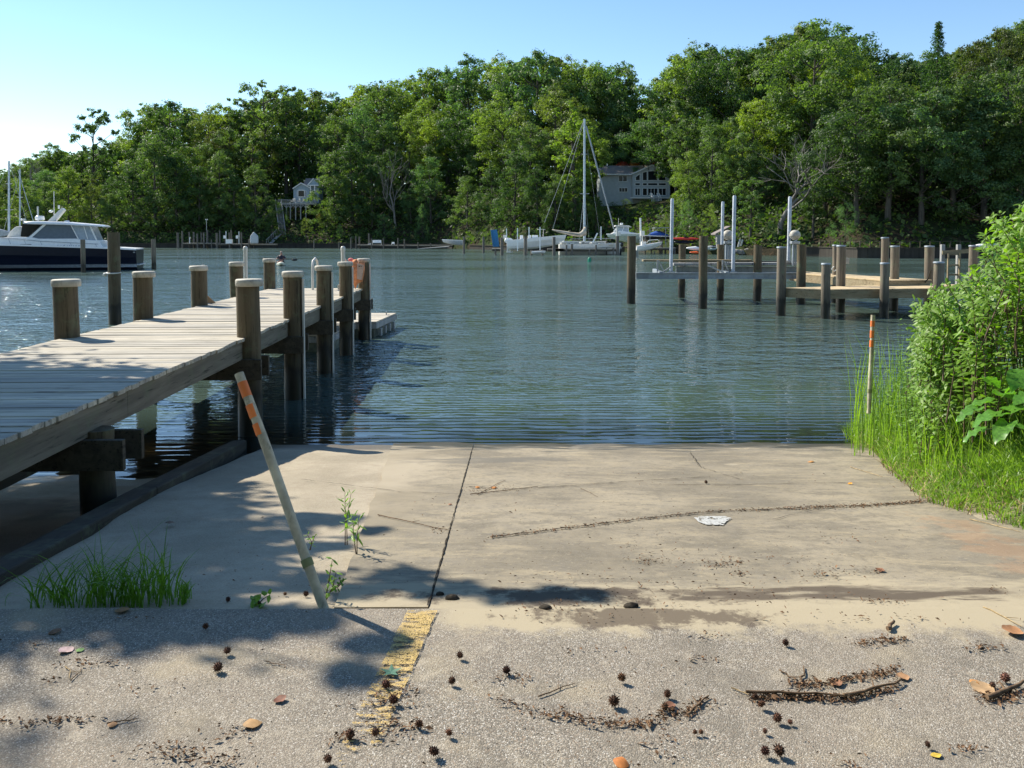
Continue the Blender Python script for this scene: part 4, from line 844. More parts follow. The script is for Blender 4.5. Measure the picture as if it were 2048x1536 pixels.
# ---- sailing boats behind the yacht
def sloop(label, px0, px1, Y, deck, wl, mast_px, top_py, hullm, stays, spreaders=(), boomm=None, mr_=.09):
    S = thing('sailing_yacht', label, 'sailing boat', (Q((px0 + px1) / 2, deck, Y).x, Y, 0), None); a, b = Q(px0, deck, Y), Q(px1, deck, Y)
    k = MB(); k.loft(ring_hull(a.x, b.x, Y, 3.2, lambda t_: a.z + (b.z - a.z) * t_ + .15 * t_ ** 2, lambda t_: -.4 + .3 * t_, transom=.7)); k.build('hull', M[hullm], S, smooth=False)
    k = MB(); r = ring_hull(a.x + .5, b.x - 2.0, Y, 1.9, lambda t_: a.z + .38, lambda t_: a.z - .05); k.loft(r); k.build('coachroof', M['offwhite'], S)
    k = MB(); mb = Q(mast_px, deck, Y); mt_ = Q(mast_px, top_py, Y); k.tube([mb, mt_], [mr_, mr_ * .8], 8); ms = k.build('mast', M['sail_mast'], S, smooth=True)
    k = MB()
    for py, hw in spreaders: k.beam(Q(mast_px - hw, py - .8, Y), Q(mast_px, py, Y), .05, .05); k.beam(Q(mast_px + hw, py - .8, Y), Q(mast_px, py, Y), .05, .05)
    if spreaders: k.build('spreader', M['offwhite'], ms)
    k = MB()
    for (p1, y1, p2, y2, w_) in stays: k.tube([Q(p1, y1, Y), Q(p2, y2, Y)], w_, 4, False)
    k.build('rigging', M['galv'], S); return S, ms
sloop('dark-hulled sailing boat behind the navy yacht, its tall thin mast nearest the left edge', -60, 52, 66, 468, 495, 18, 322, 'grey_hull', [(18, 322, -40, 466, .012), (18, 322, 60, 466, .012)], ((420, 8), (368, 6)))
sloop('sailing boat behind the navy yacht with a forestay sloping down to the right', 0, 72, 74, 474, 495, 40, 338, 'offwhite', [(36, 340, 69, 450, .03), (40, 345, 5, 470, .012)], ((395, 6),), mr_=.075)
k = MB(); k.loft([[Q(px, y0, 64), Q(px, y1, 64), Q(px, y1, 66.5), Q(px, y0, 66.5)] for px, y0, y1 in ((-60, 476, 462), (0, 474, 458), (12, 472, 461), (25, 472, 466), (52, 474, 470))]); tag(k.build('boat_cover', M['grey_hull'], bevel=.06), 'grey canvas boat cover showing behind the bow of the navy yacht', 'boat cover')
for i, (px, t0, w_) in enumerate(((48.5, 437, .13), (75.5, 413, .09))):
    a = Q(px, t0, 68); k = MB(); k.tube([(a.x, 68, -1), (a.x, 68, a.z)], w_ / 1.3, 8); tag(k.build('marker_pole', M['offwhite'], smooth=True), ('white pole standing behind the yacht\'s bow', 'thin grey pole standing behind the yacht\'s windshield')[i], 'pole')

# ---- far docks on the opposite shore
def far_dock(label, Y, deckpts, piles, py_deck, ht=.25, loc=None):
    D = thing('far_dock', label, 'dock', (Q(deckpts[0][0], py_deck, Y).x, Y, 0), None)
    for (p0, p1, y0, d) in deckpts:
        a, b = Q(p0, y0, Y), Q(p1, y0, Y); k = MB(); k.box(((a.x + b.x) / 2, Y + d / 2, a.z), (b.x - a.x, d, .09)); dk = k.build('deck', M['far_deck'], D); k = MB(); k.box(((a.x + b.x) / 2, Y + d / 2, a.z - .045 - ht / 2), (b.x - a.x - .05, d - .05, ht)); k.build('stringer', M['frame_dark'], dk)
    for px, top, wpx, dy in piles:
        p = Q(px, 490, Y + dy); T_ = Q(px, top, Y + dy); r = wpx * (Y + dy) / F / 2; k = MB(); k.tube([(p.x, Y + dy, -2), (p.x, Y + dy, T_.z)], [r * 1.05, r * .95], 9); k.build('piling', M['pile_far'], D, smooth=True)
    return D
FD1 = far_dock('sunlit dock crowded with pilings on the far shore, left of the blue-grey house', 163, [(365, 430, 486.5, 3.0), (430, 500, 488, 2.2), (500, 552, 488.5, 1.2)],
         [(356, 465, 4.5, -1), (365, 462, 3.5, 2), (379, 464, 3, 3), (388, 464, 4, 3), (395, 467, 3.2, -.2), (403, 465, 3, 3), (408, 465, 3, -.2), (415, 460, 4, 3), (423, 479, 2, -.2), (434, 466, 4.5, -.5), (440, 461, 3, 3), (459, 465, 3, -.3), (463, 460, 3.2, 2), (483, 465, 3, -.3), (498, 478, 3, -.3), (501, 477, 3, 1.5), (507, 480, 2, 1)], 487)
for i, (px, y0, y1, w_, lb) in enumerate(((449, 471, 477, 4, 'small white box on a post at the far crowded dock, left of the dock locker'), (474, 471, 477, 4, 'small white box on a post at the far crowded dock, right of the dock locker'))):
    a, b = Q(px - w_ / 2, y0, 163), Q(px + w_ / 2, y1, 163); T_ = thing('power_pedestal', lb, 'power pedestal', (a.x, 163, Q(px, 487, 163).z)); k = MB(); k.box(((a.x + b.x) / 2, 163, (a.z + b.z) / 2), (b.x - a.x, .25, a.z - b.z)); k.build('box', M['white'], T_, bevel=.02)
    k = MB(); k.beam(((a.x + b.x) / 2, 163, b.z), ((a.x + b.x) / 2, 163, Q(px, 486, 163).z), .16, .16); k.build('post', M['frame_dark'], T_)
a, b = Q(452, 479, 162.6), Q(464, 487, 162.6); k = MB(); k.box(((a.x + b.x) / 2, 162.8, (a.z + b.z) / 2), (b.x - a.x, .7, a.z - b.z)); k.box(((a.x + b.x) / 2, 162.75, a.z + .03), (b.x - a.x + .08, .85, .06)); tag(k.build('dock_locker', M['white'], bevel=.02), 'white dock locker on the crowded far dock', 'dock locker')
k = MB()
for px, t0 in ((452, 462), (478, 463), (379.5, 474)): k.tube([Q(px, 487, 162.7), Q(px, t0, 162.7)], .07, 6)
k.build('guide_pole', M['white'], FD1)
a = Q(413, 438, 166); T_ = thing('lamp_post', 'thin lamp post with two small lamps behind the crowded far dock', 'lamp post', (a.x, 166, 1)); k = MB(); k.tube([Q(413, 487, 166), Q(413, 440, 166)], .04, 6); k.build('post', M['galv'], T_)
for d in (-1.6, 1.6): k = MB(); k.ball(Q(413 + d, 439, 166), .12, 8); k.tube([Q(413, 440, 166), Q(413 + d, 439, 166)], .02, 4); k.build('lamp', M['white'], T_)
k = MB(); k.loft([[Q(500, 487, 161), Q(500, 473, 161), Q(500, 473, 163), Q(500, 487, 163)], [Q(507, 487, 161), Q(507, 463, 161), Q(507, 463, 163), Q(507, 487, 163)], [Q(517, 487, 161), Q(517, 472, 161), Q(517, 472, 163), Q(517, 487, 163)]]); tag(k.build('covered_boat', M['grey_hull'], bevel=.2), 'pale canvas-covered craft by the right end of the crowded far dock', 'covered boat')
far_dock('long low dock on the far shore between the blue-grey house and the beached skiff', 158, [(713, 760, 490, 2), (760, 905, 490.5, 1.6)],
         [(678, 485, 2.5, 0), (702, 475, 3, -1), (712, 472, 2.5, -.5), (719, 473, 3.5, 1), (738, 467, 3.5, 1), (743, 477, 2.5, -.3), (767, 476, 2.5, -.3), (796, 476, 3, -.3), (809, 478, 3, -.3), (836, 484, 2.5, -.3), (861, 486, 2.5, 0), (628, 481, 2.5, -1)], 490)
for i, (x0, x1, y0, lb) in enumerate(((736, 741, 486, 'left white chair on the long far dock'), (744, 763, 480, 'row of white stacked furniture on the long far dock'), (783, 789, 484, 'right white chair on the long far dock'))):
    a, b = Q(x0, y0, 158.8), Q(x1, 490, 158.8); T_ = thing('dock_chair', lb, 'dock furniture', ((a.x + b.x) / 2, 158.8, b.z)); k = MB(); wx = b.x - a.x; zz = b.z; hh_ = a.z - b.z
    k.box(((a.x + b.x) / 2, 158.8, zz + hh_ * .45), (wx, .5, .08)); k.build('seat', M['white'], T_); k = MB(); k.box(((a.x + b.x) / 2, 159.05, zz + hh_ * .72), (wx * .92, .06, hh_ * .55)); k.build('backrest', M['white'], T_)
    k = MB(); [k.box((x, y, zz + hh_ * .22), (.06, .06, hh_ * .44)) for x in (a.x + .05, b.x - .05) for y in (158.6, 159.0)]; k.build('leg_frame', M['offwhite'], T_)
def skiff(label, Y, px0, px1, s0, s1, k0, k1, mt, beam=1.6, name='motorboat', bow=1, smooth=False):
    T_ = thing(name, label, 'boat', (Q((px0 + px1) / 2, k0, Y).x, Y, 0)); a, b = Q(px0, s0, Y), Q(px1, s1, Y); c, d = Q(px0, k0, Y), Q(px1, k1, Y); m_ = MB()
    m_.loft(ring_hull(a.x, b.x, Y, beam, lambda t_: a.z + (b.z - a.z) * t_, lambda t_: c.z + (d.z - c.z) * t_ ** 2.2)); h_ = m_.build('hull', M[mt], T_, smooth=smooth)
    r = ring_hull(a.x, b.x, Y, beam * 1.03, lambda t_: a.z + (b.z - a.z) * t_ + .04, lambda t_: a.z + (b.z - a.z) * t_ - .06); m_ = MB(); m_.loft([[q[0], q[-1], (q[-1][0], q[-1][1], q[-1][2] - .1), (q[0][0], q[0][1], q[0][2] - .1)] for q in r]); m_.build('gunwale', M['white'], T_)
    return T_, a, b
skiff('pale grey skiff pulled up on the far bank, left of the blue board', 152, 928, 886, 481, 479, 491, 484, 'grey_hull', 1.6, 'beached_skiff')
k = MB(); a, b = Q(838, 497, 152), Q(898, 493.5, 150); k.slab([(a.x, 150, .05), (b.x, 149, .45), (b.x, 151.5, .5), (a.x, 152, .05)], (0, 0, .12)); tag(k.build('sunken_walkway', M['grey_post']), 'sloping grey walkway dipping into the water in front of the beached skiff', 'walkway')
for px, foot, top, w_, lb in ((928, 507, 473, 4.5, 'lone piling with pale top standing right of the beached skiff'), (967, 506, 474, 4.5, 'lone piling midway between the beached skiff and the blue board')): lone_pile(px, foot, top, w_, lb, 'pile_far')

# ---- boats and lift in the middle
YB = 112.0
k = MB(); k.slab([Q(981, 460, 115), Q(994, 459, 115), Q(999, 493, 115), Q(986, 494, 115)], (0, .15, 0)); k.beam(Q(982, 460, 114.9), Q(987, 494, 114.9), .12, .12); tag(k.build('blue_board', M['blue_board'], bevel=.02), 'large blue board leaning upright beside the white motorboat\'s stern', 'board')
LD = far_dock('low boat dock and lift pilings around the white motorboat and the sailing boat', 103.5, [(984, 1004, 497.5, 1.2), (1095, 1128, 498, .6), (1107, 1236, 498, 1.2)],
         [(991, 497, 4, 0), (1004, 475, 6.5, -1), (1051, 473, 7, -1), (1063, 500, 5, -.5), (1085, 499, 4, 0), (1108, 474, 6.5, -1), (1133, 490, 4, -.1), (1144, 488, 5, -.1), (1179, 499, 3.5, -.1), (1192, 490, 4, -.1), (1213, 476, 3, 1.5), (1227, 495, 4, -.1), (1235, 472, 7, 0)], 498)
k = MB()
for px, t0, t1 in ((1013, 457, 480), (1035, 456, 502), (1058, 454, 478), (1080, 454, 500), (1202, 453, 480)): k.tube([Q(px, t1, 101.5), Q(px, t0, 101.5)], .07, 6)
k.build('guide_pole', M['white'], LD)
SK, a, b = skiff('white open motorboat with tall bow raised on a lift left of the sailing boat', YB, 1014, 1127, 481.5, 470, 500, 486, 'white', 2.6)
m = MB(); 
for px in (1043, 1059, 1067, 1073): m.box(Q(px, 475, YB - .3), (.42, .8, .62))
m.build('seat', M['white'], SK, bevel=.06)
m = MB(); m.box(Q(1010, 474, YB + .3), (.5, .8, .5)); m.build('helm_box', M['offwhite'], SK, bevel=.05)
boat_motor(SK, Q(1015, 481, YB - .6), 1.35, 'white'); boat_motor(SK, Q(1020, 481.5, YB + .5), 1.35, 'white')
m = MB(); m.beam(Q(1075, 458.5, YB), Q(1090, 459, YB), 1.6, .06); m.tube([Q(1079, 459, YB - .6), Q(1081, 473, YB - .6)], .04, 5); m.tube([Q(1087, 459, YB + .6), Q(1086, 473, YB + .6)], .04, 5); m.build('small_top', M['offwhite'], SK)
skiff('little white dinghy floating low under the bow of the raised white motorboat', 102.6, 1063, 1090, 503, 502, 508, 506, 'white', 1.2, 'dinghy')
SB, ms = sloop('white sailing boat with tall pale mast and covered boom docked in the middle distance', 1118, 1240, 106, 488, 510, 1169, 238, 'offwhite',
      [(1172, 252, 1228, 458, .10), (1168, 240, 1089, 445, .018), (1168, 242, 1105, 460, .016), (1169, 380, 1158, 480, .015), (1169, 380, 1178, 480, .015), (1175, 300, 1201, 480, .012)], ((309, 5.5), (388, 9.5)), mr_=.17)
m = MB(); m.loft([[Q(px, y0, 105.8), Q(px, (y0 + y1) / 2, 105.6), Q(px, y1, 105.8), Q(px, (y0 + y1) / 2, 106.1)] for px, y0, y1 in ((1104, 458.5, 460.5), (1115, 460, 464.5), (1130, 462, 468), (1145, 464.5, 472), (1158, 465.5, 473.5), (1163, 462, 473), (1167, 455, 472), (1173, 450, 470))]); m.build('boom_cover', M['tan_cover'], SB, smooth=True)
m = MB(); rg = random.Random(5)
for i in range(16): px = rg.uniform(1124, 1226); m.box(Q(px, rg.uniform(485, 488), 105.2 + rg.uniform(-.6, .6)), (rg.uniform(.2, .7), .4, rg.uniform(.12, .3)), rz=rg.uniform(0, 1))
m.build('deck_gear', M['offwhite'], SB, bevel=.02)
m = MB(); m.beam(Q(1184, 488, 105), Q(1195, 466, 105), .28, .16); m.build('tilted_outboard', M['white'], SB, bevel=.03)
m = MB(); m.tube([Q(1140, 484, 104.6), Q(1140, 478, 104.6), Q(1230, 477, 104.6), Q(1236, 482, 104.6)], .03, 5); m.build('lifeline', M['galv'], SB)
a = gp(1179, 524, 0); m = MB(); m.lathe((a.x, a.y, 0), [(.16, -.2), (.17, .25), (.14, .34), (.08, .42), (0, .44)], 12); tag(m.build('channel_buoy', M['green_buoy'], smooth=True), 'small green can buoy floating in the channel in front of the sailing boat', 'buoy')
# cabin boat on lift
CB, a, b = skiff('pale cabin boat with hardtop raised on a lift right of the sailing boat', 116, 1280, 1216, 467, 468, 486, 474, 'pale_green', 2.8)
m = MB(); m.slab([Q(1222, 468, 115.2), Q(1232, 463, 115.2), Q(1240, 461, 115.2), Q(1272, 466, 115.2), Q(1272, 469, 115.2)], (0, 1.8, 0)); m.build('foredeck', M['white'], CB, bevel=.04)
m = MB(); m.slab([Q(1229, 463, 115.3), Q(1235, 454, 115.3), Q(1256, 454.5, 115.3), Q(1259, 465, 115.3)], (0, 1.6, 0)); w_ = m.build('cabin_window', M['vinyl'], CB); m = MB(); m.beam(Q(1229, 463, 115.25), Q(1235, 453, 115.25), .08, .08); m.beam(Q(1244, 464, 115.25), Q(1248, 453, 115.25), .08, .08); m.beam(Q(1257, 465, 115.25), Q(1257, 453, 115.25), .08, .08); m.build('window_frame', M['white'], w_)
m = MB(); m.slab([Q(1229, 453, 115.1), Q(1232, 450.5, 115.1), Q(1258, 451, 115.1), Q(1264, 454.5, 115.1)], (0, 2.0, 0)); m.build('hardtop', M['offwhite'], CB, bevel=.04)
m = MB(); m.box(Q(1243, 448, 116), (.4, .4, .28)); m.build('radar', M['white'], CB, bevel=.06)
m = MB(); m.tube([Q(1234, 456, 113.2), Q(1234.5, 510, 113.2)], .16, 8); m.tube([Q(1237, 452, 113.5), Q(1237, 436, 113.5)], .03, 5); m.box(Q(1239, 468, 113.2), (.3, .2, .45)); tag(m.build('lift_post', M['offwhite'], smooth=False), 'white lift post standing in front of the cabin boat', 'lift post')
m = MB(); tM = thing('outboard_engine', 'black tilted outboard engine low beside the lift post', 'outboard engine', tuple(Q(1242, 500, 106))); boat_motor(tM, Q(1241, 489, 106), 1.25, 'black')
m = MB(); m.tube([Q(1281, 436, 114), Q(1281.5, 490, 114)], .13, 8); tag(m.build('lift_post', M['white'], smooth=True), 'tall white lift post between the cabin boat and the blue-covered boat', 'lift post')
BC, a, b = skiff('boat under a bright blue cover on a raised lift near the shore', 114, 1288, 1342, 471, 473, 480, 478, 'black', 2.2)
m = MB(); m.loft([[Q(px, 471.5, 113.2), Q(px, (471.5 + t_) / 2 - 1, 113.3), Q(px, t_, 114), Q(px, 471.5, 114.8)] for px, t_ in ((1296, 470), (1302, 465.5), (1312, 461.8), (1320, 462), (1330, 466), (1338, 470))]); m.build('boat_cover', M['blue_cov'], BC, smooth=True)
m = MB(); m.beam(Q(1307, 456, 114), Q(1335, 455.5, 114), 2.4, .08); m.tube([Q(1331, 456, 113), Q(1332, 502, 113)], .05, 5); m.tube([Q(1300, 457, 113), Q(1300, 502, 113)], .05, 5); m.build('lift_frame', M['alu'], BC)
RB, a, b = skiff('small white runabout with bow rail, bow to the right, below the blue-covered boat', 109, 1272, 1322, 493, 484, 503, 490, 'white', 2.0)
m = MB(); m.tube([Q(1294, 485, 108.2), Q(1298, 480.5, 108.2), Q(1316, 479, 108.2), Q(1317, 483, 108.2)], .035, 5); m.build('bow_rail', M['white'], RB)
m = MB(); m.box(Q(1285, 467, 110), (.5, .5, .7)); m.tube([Q(1285, 470, 110), Q(1285, 488, 110)], .08, 6); m.box(Q(1287, 487, 109), (.6, .8, .5)); m.build('console', M['offwhite'], RB, bevel=.04)
RK = far_dock('dark low rack and posts carrying small boats near the shore', 111, [(1296, 1352, 496, 1.5)], [(1290, 475, 4, -1), (1309, 502, 3, 0), (1322, 480, 8, 1), (1350, 498, 3, 0), (1303, 492, 3, 1), (1331, 497, 4, 1)], 496)
def kayak(label, Y, px0, px1, py, hpx, mt, name='kayak', cat='kayak', dz=0.0):
    a, b = Q(px0, py, Y), Q(px1, py + dz, Y); hh_ = hpx * Y / F; n = 11; rings = []
    for i in range(n):
        t_ = i / (n - 1); r = max(.03, math.sin(math.pi * (.04 + .92 * t_)) ** .7); x = a.x + (b.x - a.x) * t_; z = a.z + (b.z - a.z) * t_ + .10 * hh_ * (2 * t_ - 1) ** 2
        rings.append([(x, Y + .38 * r * math.cos(q), z + hh_ / 2 * r * math.sin(q)) for q in np.linspace(0, 2 * math.pi, 9)[:-1]])
    T_ = thing(name, label, cat, tuple((a + b) / 2)); m_ = MB(); m_.loft(rings); m_.build('hull', M[mt], T_, smooth=True)
    m_ = MB(); c = (a + b) / 2; m_.lathe((c.x, Y, c.z + hh_ * .36), [(.26, 0), (.34, .05), (.34, .12), (.28, .14)], 12); m_.build('cockpit_rim', M['black'], T_); return T_
kayak('long red kayak lying on top of the rack', 111, 1343, 1400, 477.5, 6, 'red', dz=.5); kayak('dark navy kayak hanging under the red one', 111, 1348, 1393, 484.5, 6.5, 'navy')
kayak('white kayak on the bank above the orange one', 108, 1373, 1420, 497, 9, 'white'); kayak('bright orange kayak on the bank, lowest of the pile', 107.4, 1379, 1416, 505, 5, 'orange_hull'); kayak('pale olive kayak on the bank right of the tall lift piling', 108.4, 1412, 1440, 499, 6, 'pale_green', dz=-2); kayak('grey kayak on the bank above the olive one', 109.2, 1414, 1440, 493.5, 5, 'grey_hull')
m = MB(); [m.beam(Q(x, 504, 106.5), Q(x + 6, 479, 106.5), .22, .10) for x in (1474, 1479)]
tag(m.build('leaning_boards', M['offwhite'], bevel=.02), 'pair of pale boards leaning on the dark driftwood between the lift motors', 'boards')
rg = random.Random(8)
for i in range(9):
    px = 1466 + i * 7.5 + rg.uniform(-2, 2); c = Q(px, 505 + rg.uniform(-4, 3), 105); m = MB(); m.ball((0, 0, 0), .5, 8, (rg.uniform(.8, 1.4), .9, rg.uniform(.5, .9))); m.v = [(x * (1 + .3 * nz(x * 3, y * 3, z * 3 + i)) + c.x, y * (1 + .3 * nz(x * 3, y * 3, z + 5)) + c.y, z + max(.1, c.z)) for x, y, z in m.v]
    tag(m.build('shore_rock', M['rock']), 'brown rock on the bank behind the boat lift, %s from the left of the heap' % ordw(i), 'rock', 'rocks heaped on the bank')
m = MB(); m.slab([Q(1431, 467, 108), Q(1461, 452, 108), Q(1461, 454, 108), Q(1431, 469.5, 108)], (0, 2.5, 0)); sh = thing('shed', 'small weathered shed roof and wall behind the left lift motor', 'shed', tuple(Q(1445, 505, 109))); m.build('roof', M['roof'], sh)
m = MB(); a, b = Q(1434, 469, 108.4), Q(1443, 505, 108.4); m.box(((a.x + b.x) / 2, 109, (a.z + b.z) / 2), (b.x - a.x, 1.2, a.z - b.z)); m.build('wall', M['grey_post'], sh)
for i, (px, lb) in enumerate(((1728, 'left one of two blue upturned boats in the dark wood'), (1743, 'right one of two blue upturned boats in the dark wood'))): kayak(lb, 96, px - 7, px + 6, 471, 5, 'blue_cov', 'upturned_boat', 'boat')
kayak('white boat partly hidden behind the leafy shrub at right', 62, 1952, 2000, 492, 12, 'white', 'moored_boat', 'boat')

# bulkheads along the water
M['bulk'] = wood('bulkhead_wood', (.022, .019, .014), (.05, .044, .034), sc=3)
def bulkhead(px0, px1, top, label, seg=12):
    T_ = thing('bulkhead', label, 'retaining wall', tuple(ter((px0 + px1) / 2, 0))); pr_ = None; m_ = MB(); k_ = MB(); n = int((px1 - px0) / seg) + 1
    for i in range(n + 1):
        px = px0 + (px1 - px0) * i / n; Yv = shore(px) - .25; p = Vector(((px - W2) / F * Yv, Yv, 0)); q = p.copy(); q.z = top / 2 - .3
        if pr_ is not None: m_.beam((pr_.x, pr_.y, top / 2 - .3), (p.x, p.y, top / 2 - .3), .12, top + .6); k_.beam((pr_.x, pr_.y, top + .05), (p.x, p.y, top + .05), .35, .1)
        pr_ = p
    m_.build('wall', M['bulk'], T_); k_.build('cap', M['timber'], T_); return T_
bulkhead(232, 905, .85, 'long dark timber bulkhead along the far left shore behind the docks'); bulkhead(1600, 2140, 1.05, 'dark timber bulkhead along the foot of the dark wood at right', 20); bulkhead(940, 1290, .7, 'timber bulkhead behind the sailing boat and the motorboats', 20)
# low rail fence above right bulkhead
T_ = thing('rail_fence', 'thin wire and post fence along the dark bulkhead at right', 'fence', tuple(ter(1800, 0))); m = MB(); pr_ = None
for i in range(16):
    px = 1640 + i * 20; Yv = shore(px) + .1; p = Vector(((px - W2) / F * Yv, Yv, 1.1)); k = MB(); k.beam(p, p + Vector((0, 0, .75)), .09, .09); k.build('post', M['frame_dark'], T_)
    if pr_ is not None: m.beam(pr_ + Vector((0, 0, .72)), p + Vector((0, 0, .72)), .03, .04)
    pr_ = p
m.build('rail', M['frame_dark'], T_)

# ---- house with the big arched windows
YH = 156.0; HS = thing('large_house', 'two-storey pale grey house with shingled roof and a tall wall of windows up the bank', 'house', tuple(Q(1275, 398, YH)))
G = lambda px, py, Y=YH: Q(px, py, Y)
m = MB(); a, b = G(1200, 348), G(1266, 399); m.box(((a.x + b.x) / 2, YH + 3, (a.z + b.z) / 2 - 1), (b.x - a.x, 6, a.z - b.z + 2)); wl = m.build('wall', M['siding'], HS)
m = MB(); m.slab([G(1265, 399 + 12, YH - 1.2), G(1265, 347.5, YH - 1.2), G(1304, 331.5, YH - 1.2), G(1340, 346, YH - 1.2), G(1340, 411, YH - 1.2)], (0, 7, 0)); gw = m.build('gable_wall', M['siding'], HS)
ey = YH - .5; m = MB(); m.slab([G(1197, 333, YH + 3.4), G(1303, 333, YH + 3.4), G(1267, 349, YH - .7), G(1196, 348.6, YH - .7)], (0, 0, .16)); m.slab([G(1197, 333, YH + 3.4), G(1303, 333, YH + 3.4), G(1303, 349, YH + 7.2), G(1197, 349, YH + 7.2)], (0, 0, .16)); rf = m.build('roof', M['roof'], HS)
m = MB(); m.beam(G(1262, 348.8, YH - 1.5), G(1304, 330.3, YH - 1.5), .4, .22); m.beam(G(1304, 330.3, YH - 1.5), G(1343, 347, YH - 1.5), .4, .22); m.beam(G(1196, 348.6, YH - .8), G(1262, 349, YH - .8), .2, .2); m.build('roof_trim', M['trim'], rf)
m = MB(); m.slab([G(1263, 349, YH - 1.4), G(1304, 330.4, YH - 1.4), G(1304, 330.4, YH + 6), G(1263, 349, YH + 6)], (0, 0, .12)); m.slab([G(1345, 348, YH - 1.4), G(1304, 330.4, YH - 1.4), G(1304, 330.4, YH + 6), G(1345, 348, YH + 6)], (0, 0, .12)); m.build('gable_roof', M['roof'], rf)
def window(par, px0, py0, px1, py1, Y, bars=1, poly=None, tr=.10):
    fo = MB(); P = poly or [(px0, py1), (px0, py0), (px1, py0), (px1, py1)]; P3 = [G(x, y, Y) for x, y in P]; fo.slab(P3, (0, -.05, 0)); w_ = fo.build('window', M['glass'], par)
    f = MB(); 
    for a, b in zip(P3, P3[1:] + P3[:1]): f.beam(a + Vector((0, -.06, 0)), b + Vector((0, -.06, 0)), .10, tr)
    for i in range(1, bars):
        x = px0 + (px1 - px0) * i / bars; f.beam(G(x, py0, Y) + Vector((0, -.06, 0)), G(x, py1, Y) + Vector((0, -.06, 0)), .08, .09)
    f.build('frame', M['trim'], w_)
Yw = YH - .02; window(HS, 1237, 351.5, 1254, 363, Yw, 2); window(HS, 1238, 375.5, 1255, 384, Yw, 3)
Yg = YH - 1.22
window(HS, 0, 0, 0, 0, Yg, 1, [(1271, 361), (1271, 354), (1276, 350), (1280, 347.5), (1280, 361)])
window(HS, 1284, 344, 1295, 361, Yg, 1, [(1285, 361), (1285, 345), (1294, 342.5), (1294, 361)]); window(HS, 0, 0, 0, 0, Yg, 1, [(1295.5, 361), (1295.5, 342.3), (1305, 341.5), (1315, 342.5), (1315, 361)]); window(HS, 0, 0, 0, 0, Yg, 1, [(1317, 361), (1317, 343), (1324, 345), (1330, 350), (1332, 361)])
for x0, x1 in ((1270, 1280), (1285, 1294), (1295.5, 1315), (1317, 1332)): window(HS, x0, 366, x1, 371, Yg, 1)
for x0, x1, b_ in ((1270, 1280, 2), (1285, 1294, 1), (1295.5, 1315, 3), (1317, 1332, 2)): window(HS, x0, 376.5, x1, 391, Yg, b_)
m = MB(); m.slab([G(1260, 397, YH - 4), G(1342, 397, YH - 4), G(1342, 397, YH - 1.2), G(1260, 397, YH - 1.2)], (0, 0, .25)); m.build('terrace', M['offwhite'], HS)
ST = thing('garden_steps', 'white-railed garden steps leading down from the big house', 'steps', tuple(G(1309, 402, YH - 5)))
for px in (1300, 1314, 1303.5, 1318):
    m = MB(); m.beam(G(px, 387, YH - 4.2), G(px + (4.5 if px < 1310 else 3), 394, YH - 6), .14, .18); m.beam(G(px, 387, YH - 4.2), G(px, 400, YH - 4.2), .1, .1); m.beam(G(px + 4, 393, YH - 6), G(px + 4, 402, YH - 6), .1, .1); m.build('handrail', M['white'], ST)
m = MB(); 
for i in range(7): p = G(1310, 397 + i * 1.0, YH - 4.3 - i * .3); m.box(p, (1.3, .3, .16))
m.build('step', M['grey_post'], ST)
# red-leaved hedge behind the roof
rgn = np.random.default_rng(12)
for i, (px0, px1, t0, lb) in enumerate(((1228, 1262, 327, 'dark red-leaved bush over the left part of the house roof'), (1258, 1280, 320, 'orange-red bush rising highest behind the house roof'), (1282, 1326, 326, 'crimson bush behind the gable of the big house'))):
    a, b = G(px0, t0 + 2, YH + 9), G(px1, 345, YH + 9); n = 2600; T_ = thing('red_bush', lb, 'bush', ((a.x + b.x) / 2, YH + 9, b.z - 1)); u = rgn.normal(size=(n, 3)); u /= np.linalg.norm(u, axis=1)[:, None]; u *= rgn.uniform(.5, 1, (n, 1))
    C = u * np.array([(b.x - a.x) / 2, 1.2, (a.z - b.z) / 2 + .6]) + np.array([0, 0, (a.z - b.z) / 2 + 1]); f = leafcloud('foliage', C, u + rgn.normal(size=(n, 3)) * .4, rgn.uniform(.2, .4, n), M['crown'], T_, .7, rgn); f.color = ((4.5, .7, 1.3), (5.5, 1.4, .8), (5.5, .6, 1.4))[i] + (1,)
    k = MB(); [k.tube([(T_.location.x + d, YH + 9, b.z - 1.5), (T_.location.x + d * 1.8, YH + 9, b.z + .6)], .05, 5) for d in (-.4, 0, .5)]; k.build('stem', M['bark'], T_)
# ---- small blue-grey house with arched deck and stairs
YS = 186.0; SH = thing('small_house', 'small blue-grey gabled house high among the trees at left, with a large white-framed window', 'house', tuple(Q(605, 408, YS)))
G2 = lambda px, py, Y=YS: Q(px, py, Y)
m = MB(); m.slab([G2(587, 410), G2(587, 376.5), G2(602, 367), G2(619, 375), G2(619, 410)], (0, 5, 0)); m.build('wall', M['siding_blue'], SH)
m = MB(); m.slab([G2(585, 377.5, YS - .4), G2(602, 366, YS - .4), G2(602, 366, YS + 5.3), G2(585, 377.5, YS + 5.3)], (0, 0, .14)); m.slab([G2(621, 376, YS - .4), G2(602, 366, YS - .4), G2(602, 366, YS + 5.3), G2(621, 376, YS + 5.3)], (0, 0, .14)); m.slab([G2(606, 371, YS + 3), G2(640, 371, YS + 3), G2(640, 358, YS + 6), G2(612, 358, YS + 6)], (0, 0, .14)); rf = m.build('roof', M['roof'], SH)
m = MB(); m.beam(G2(585, 377.5, YS - .45), G2(602, 366, YS - .45), .1, .2); m.beam(G2(602, 366, YS - .45), G2(621, 376, YS - .45), .1, .2); m.build('roof_trim', M['trim'], rf)
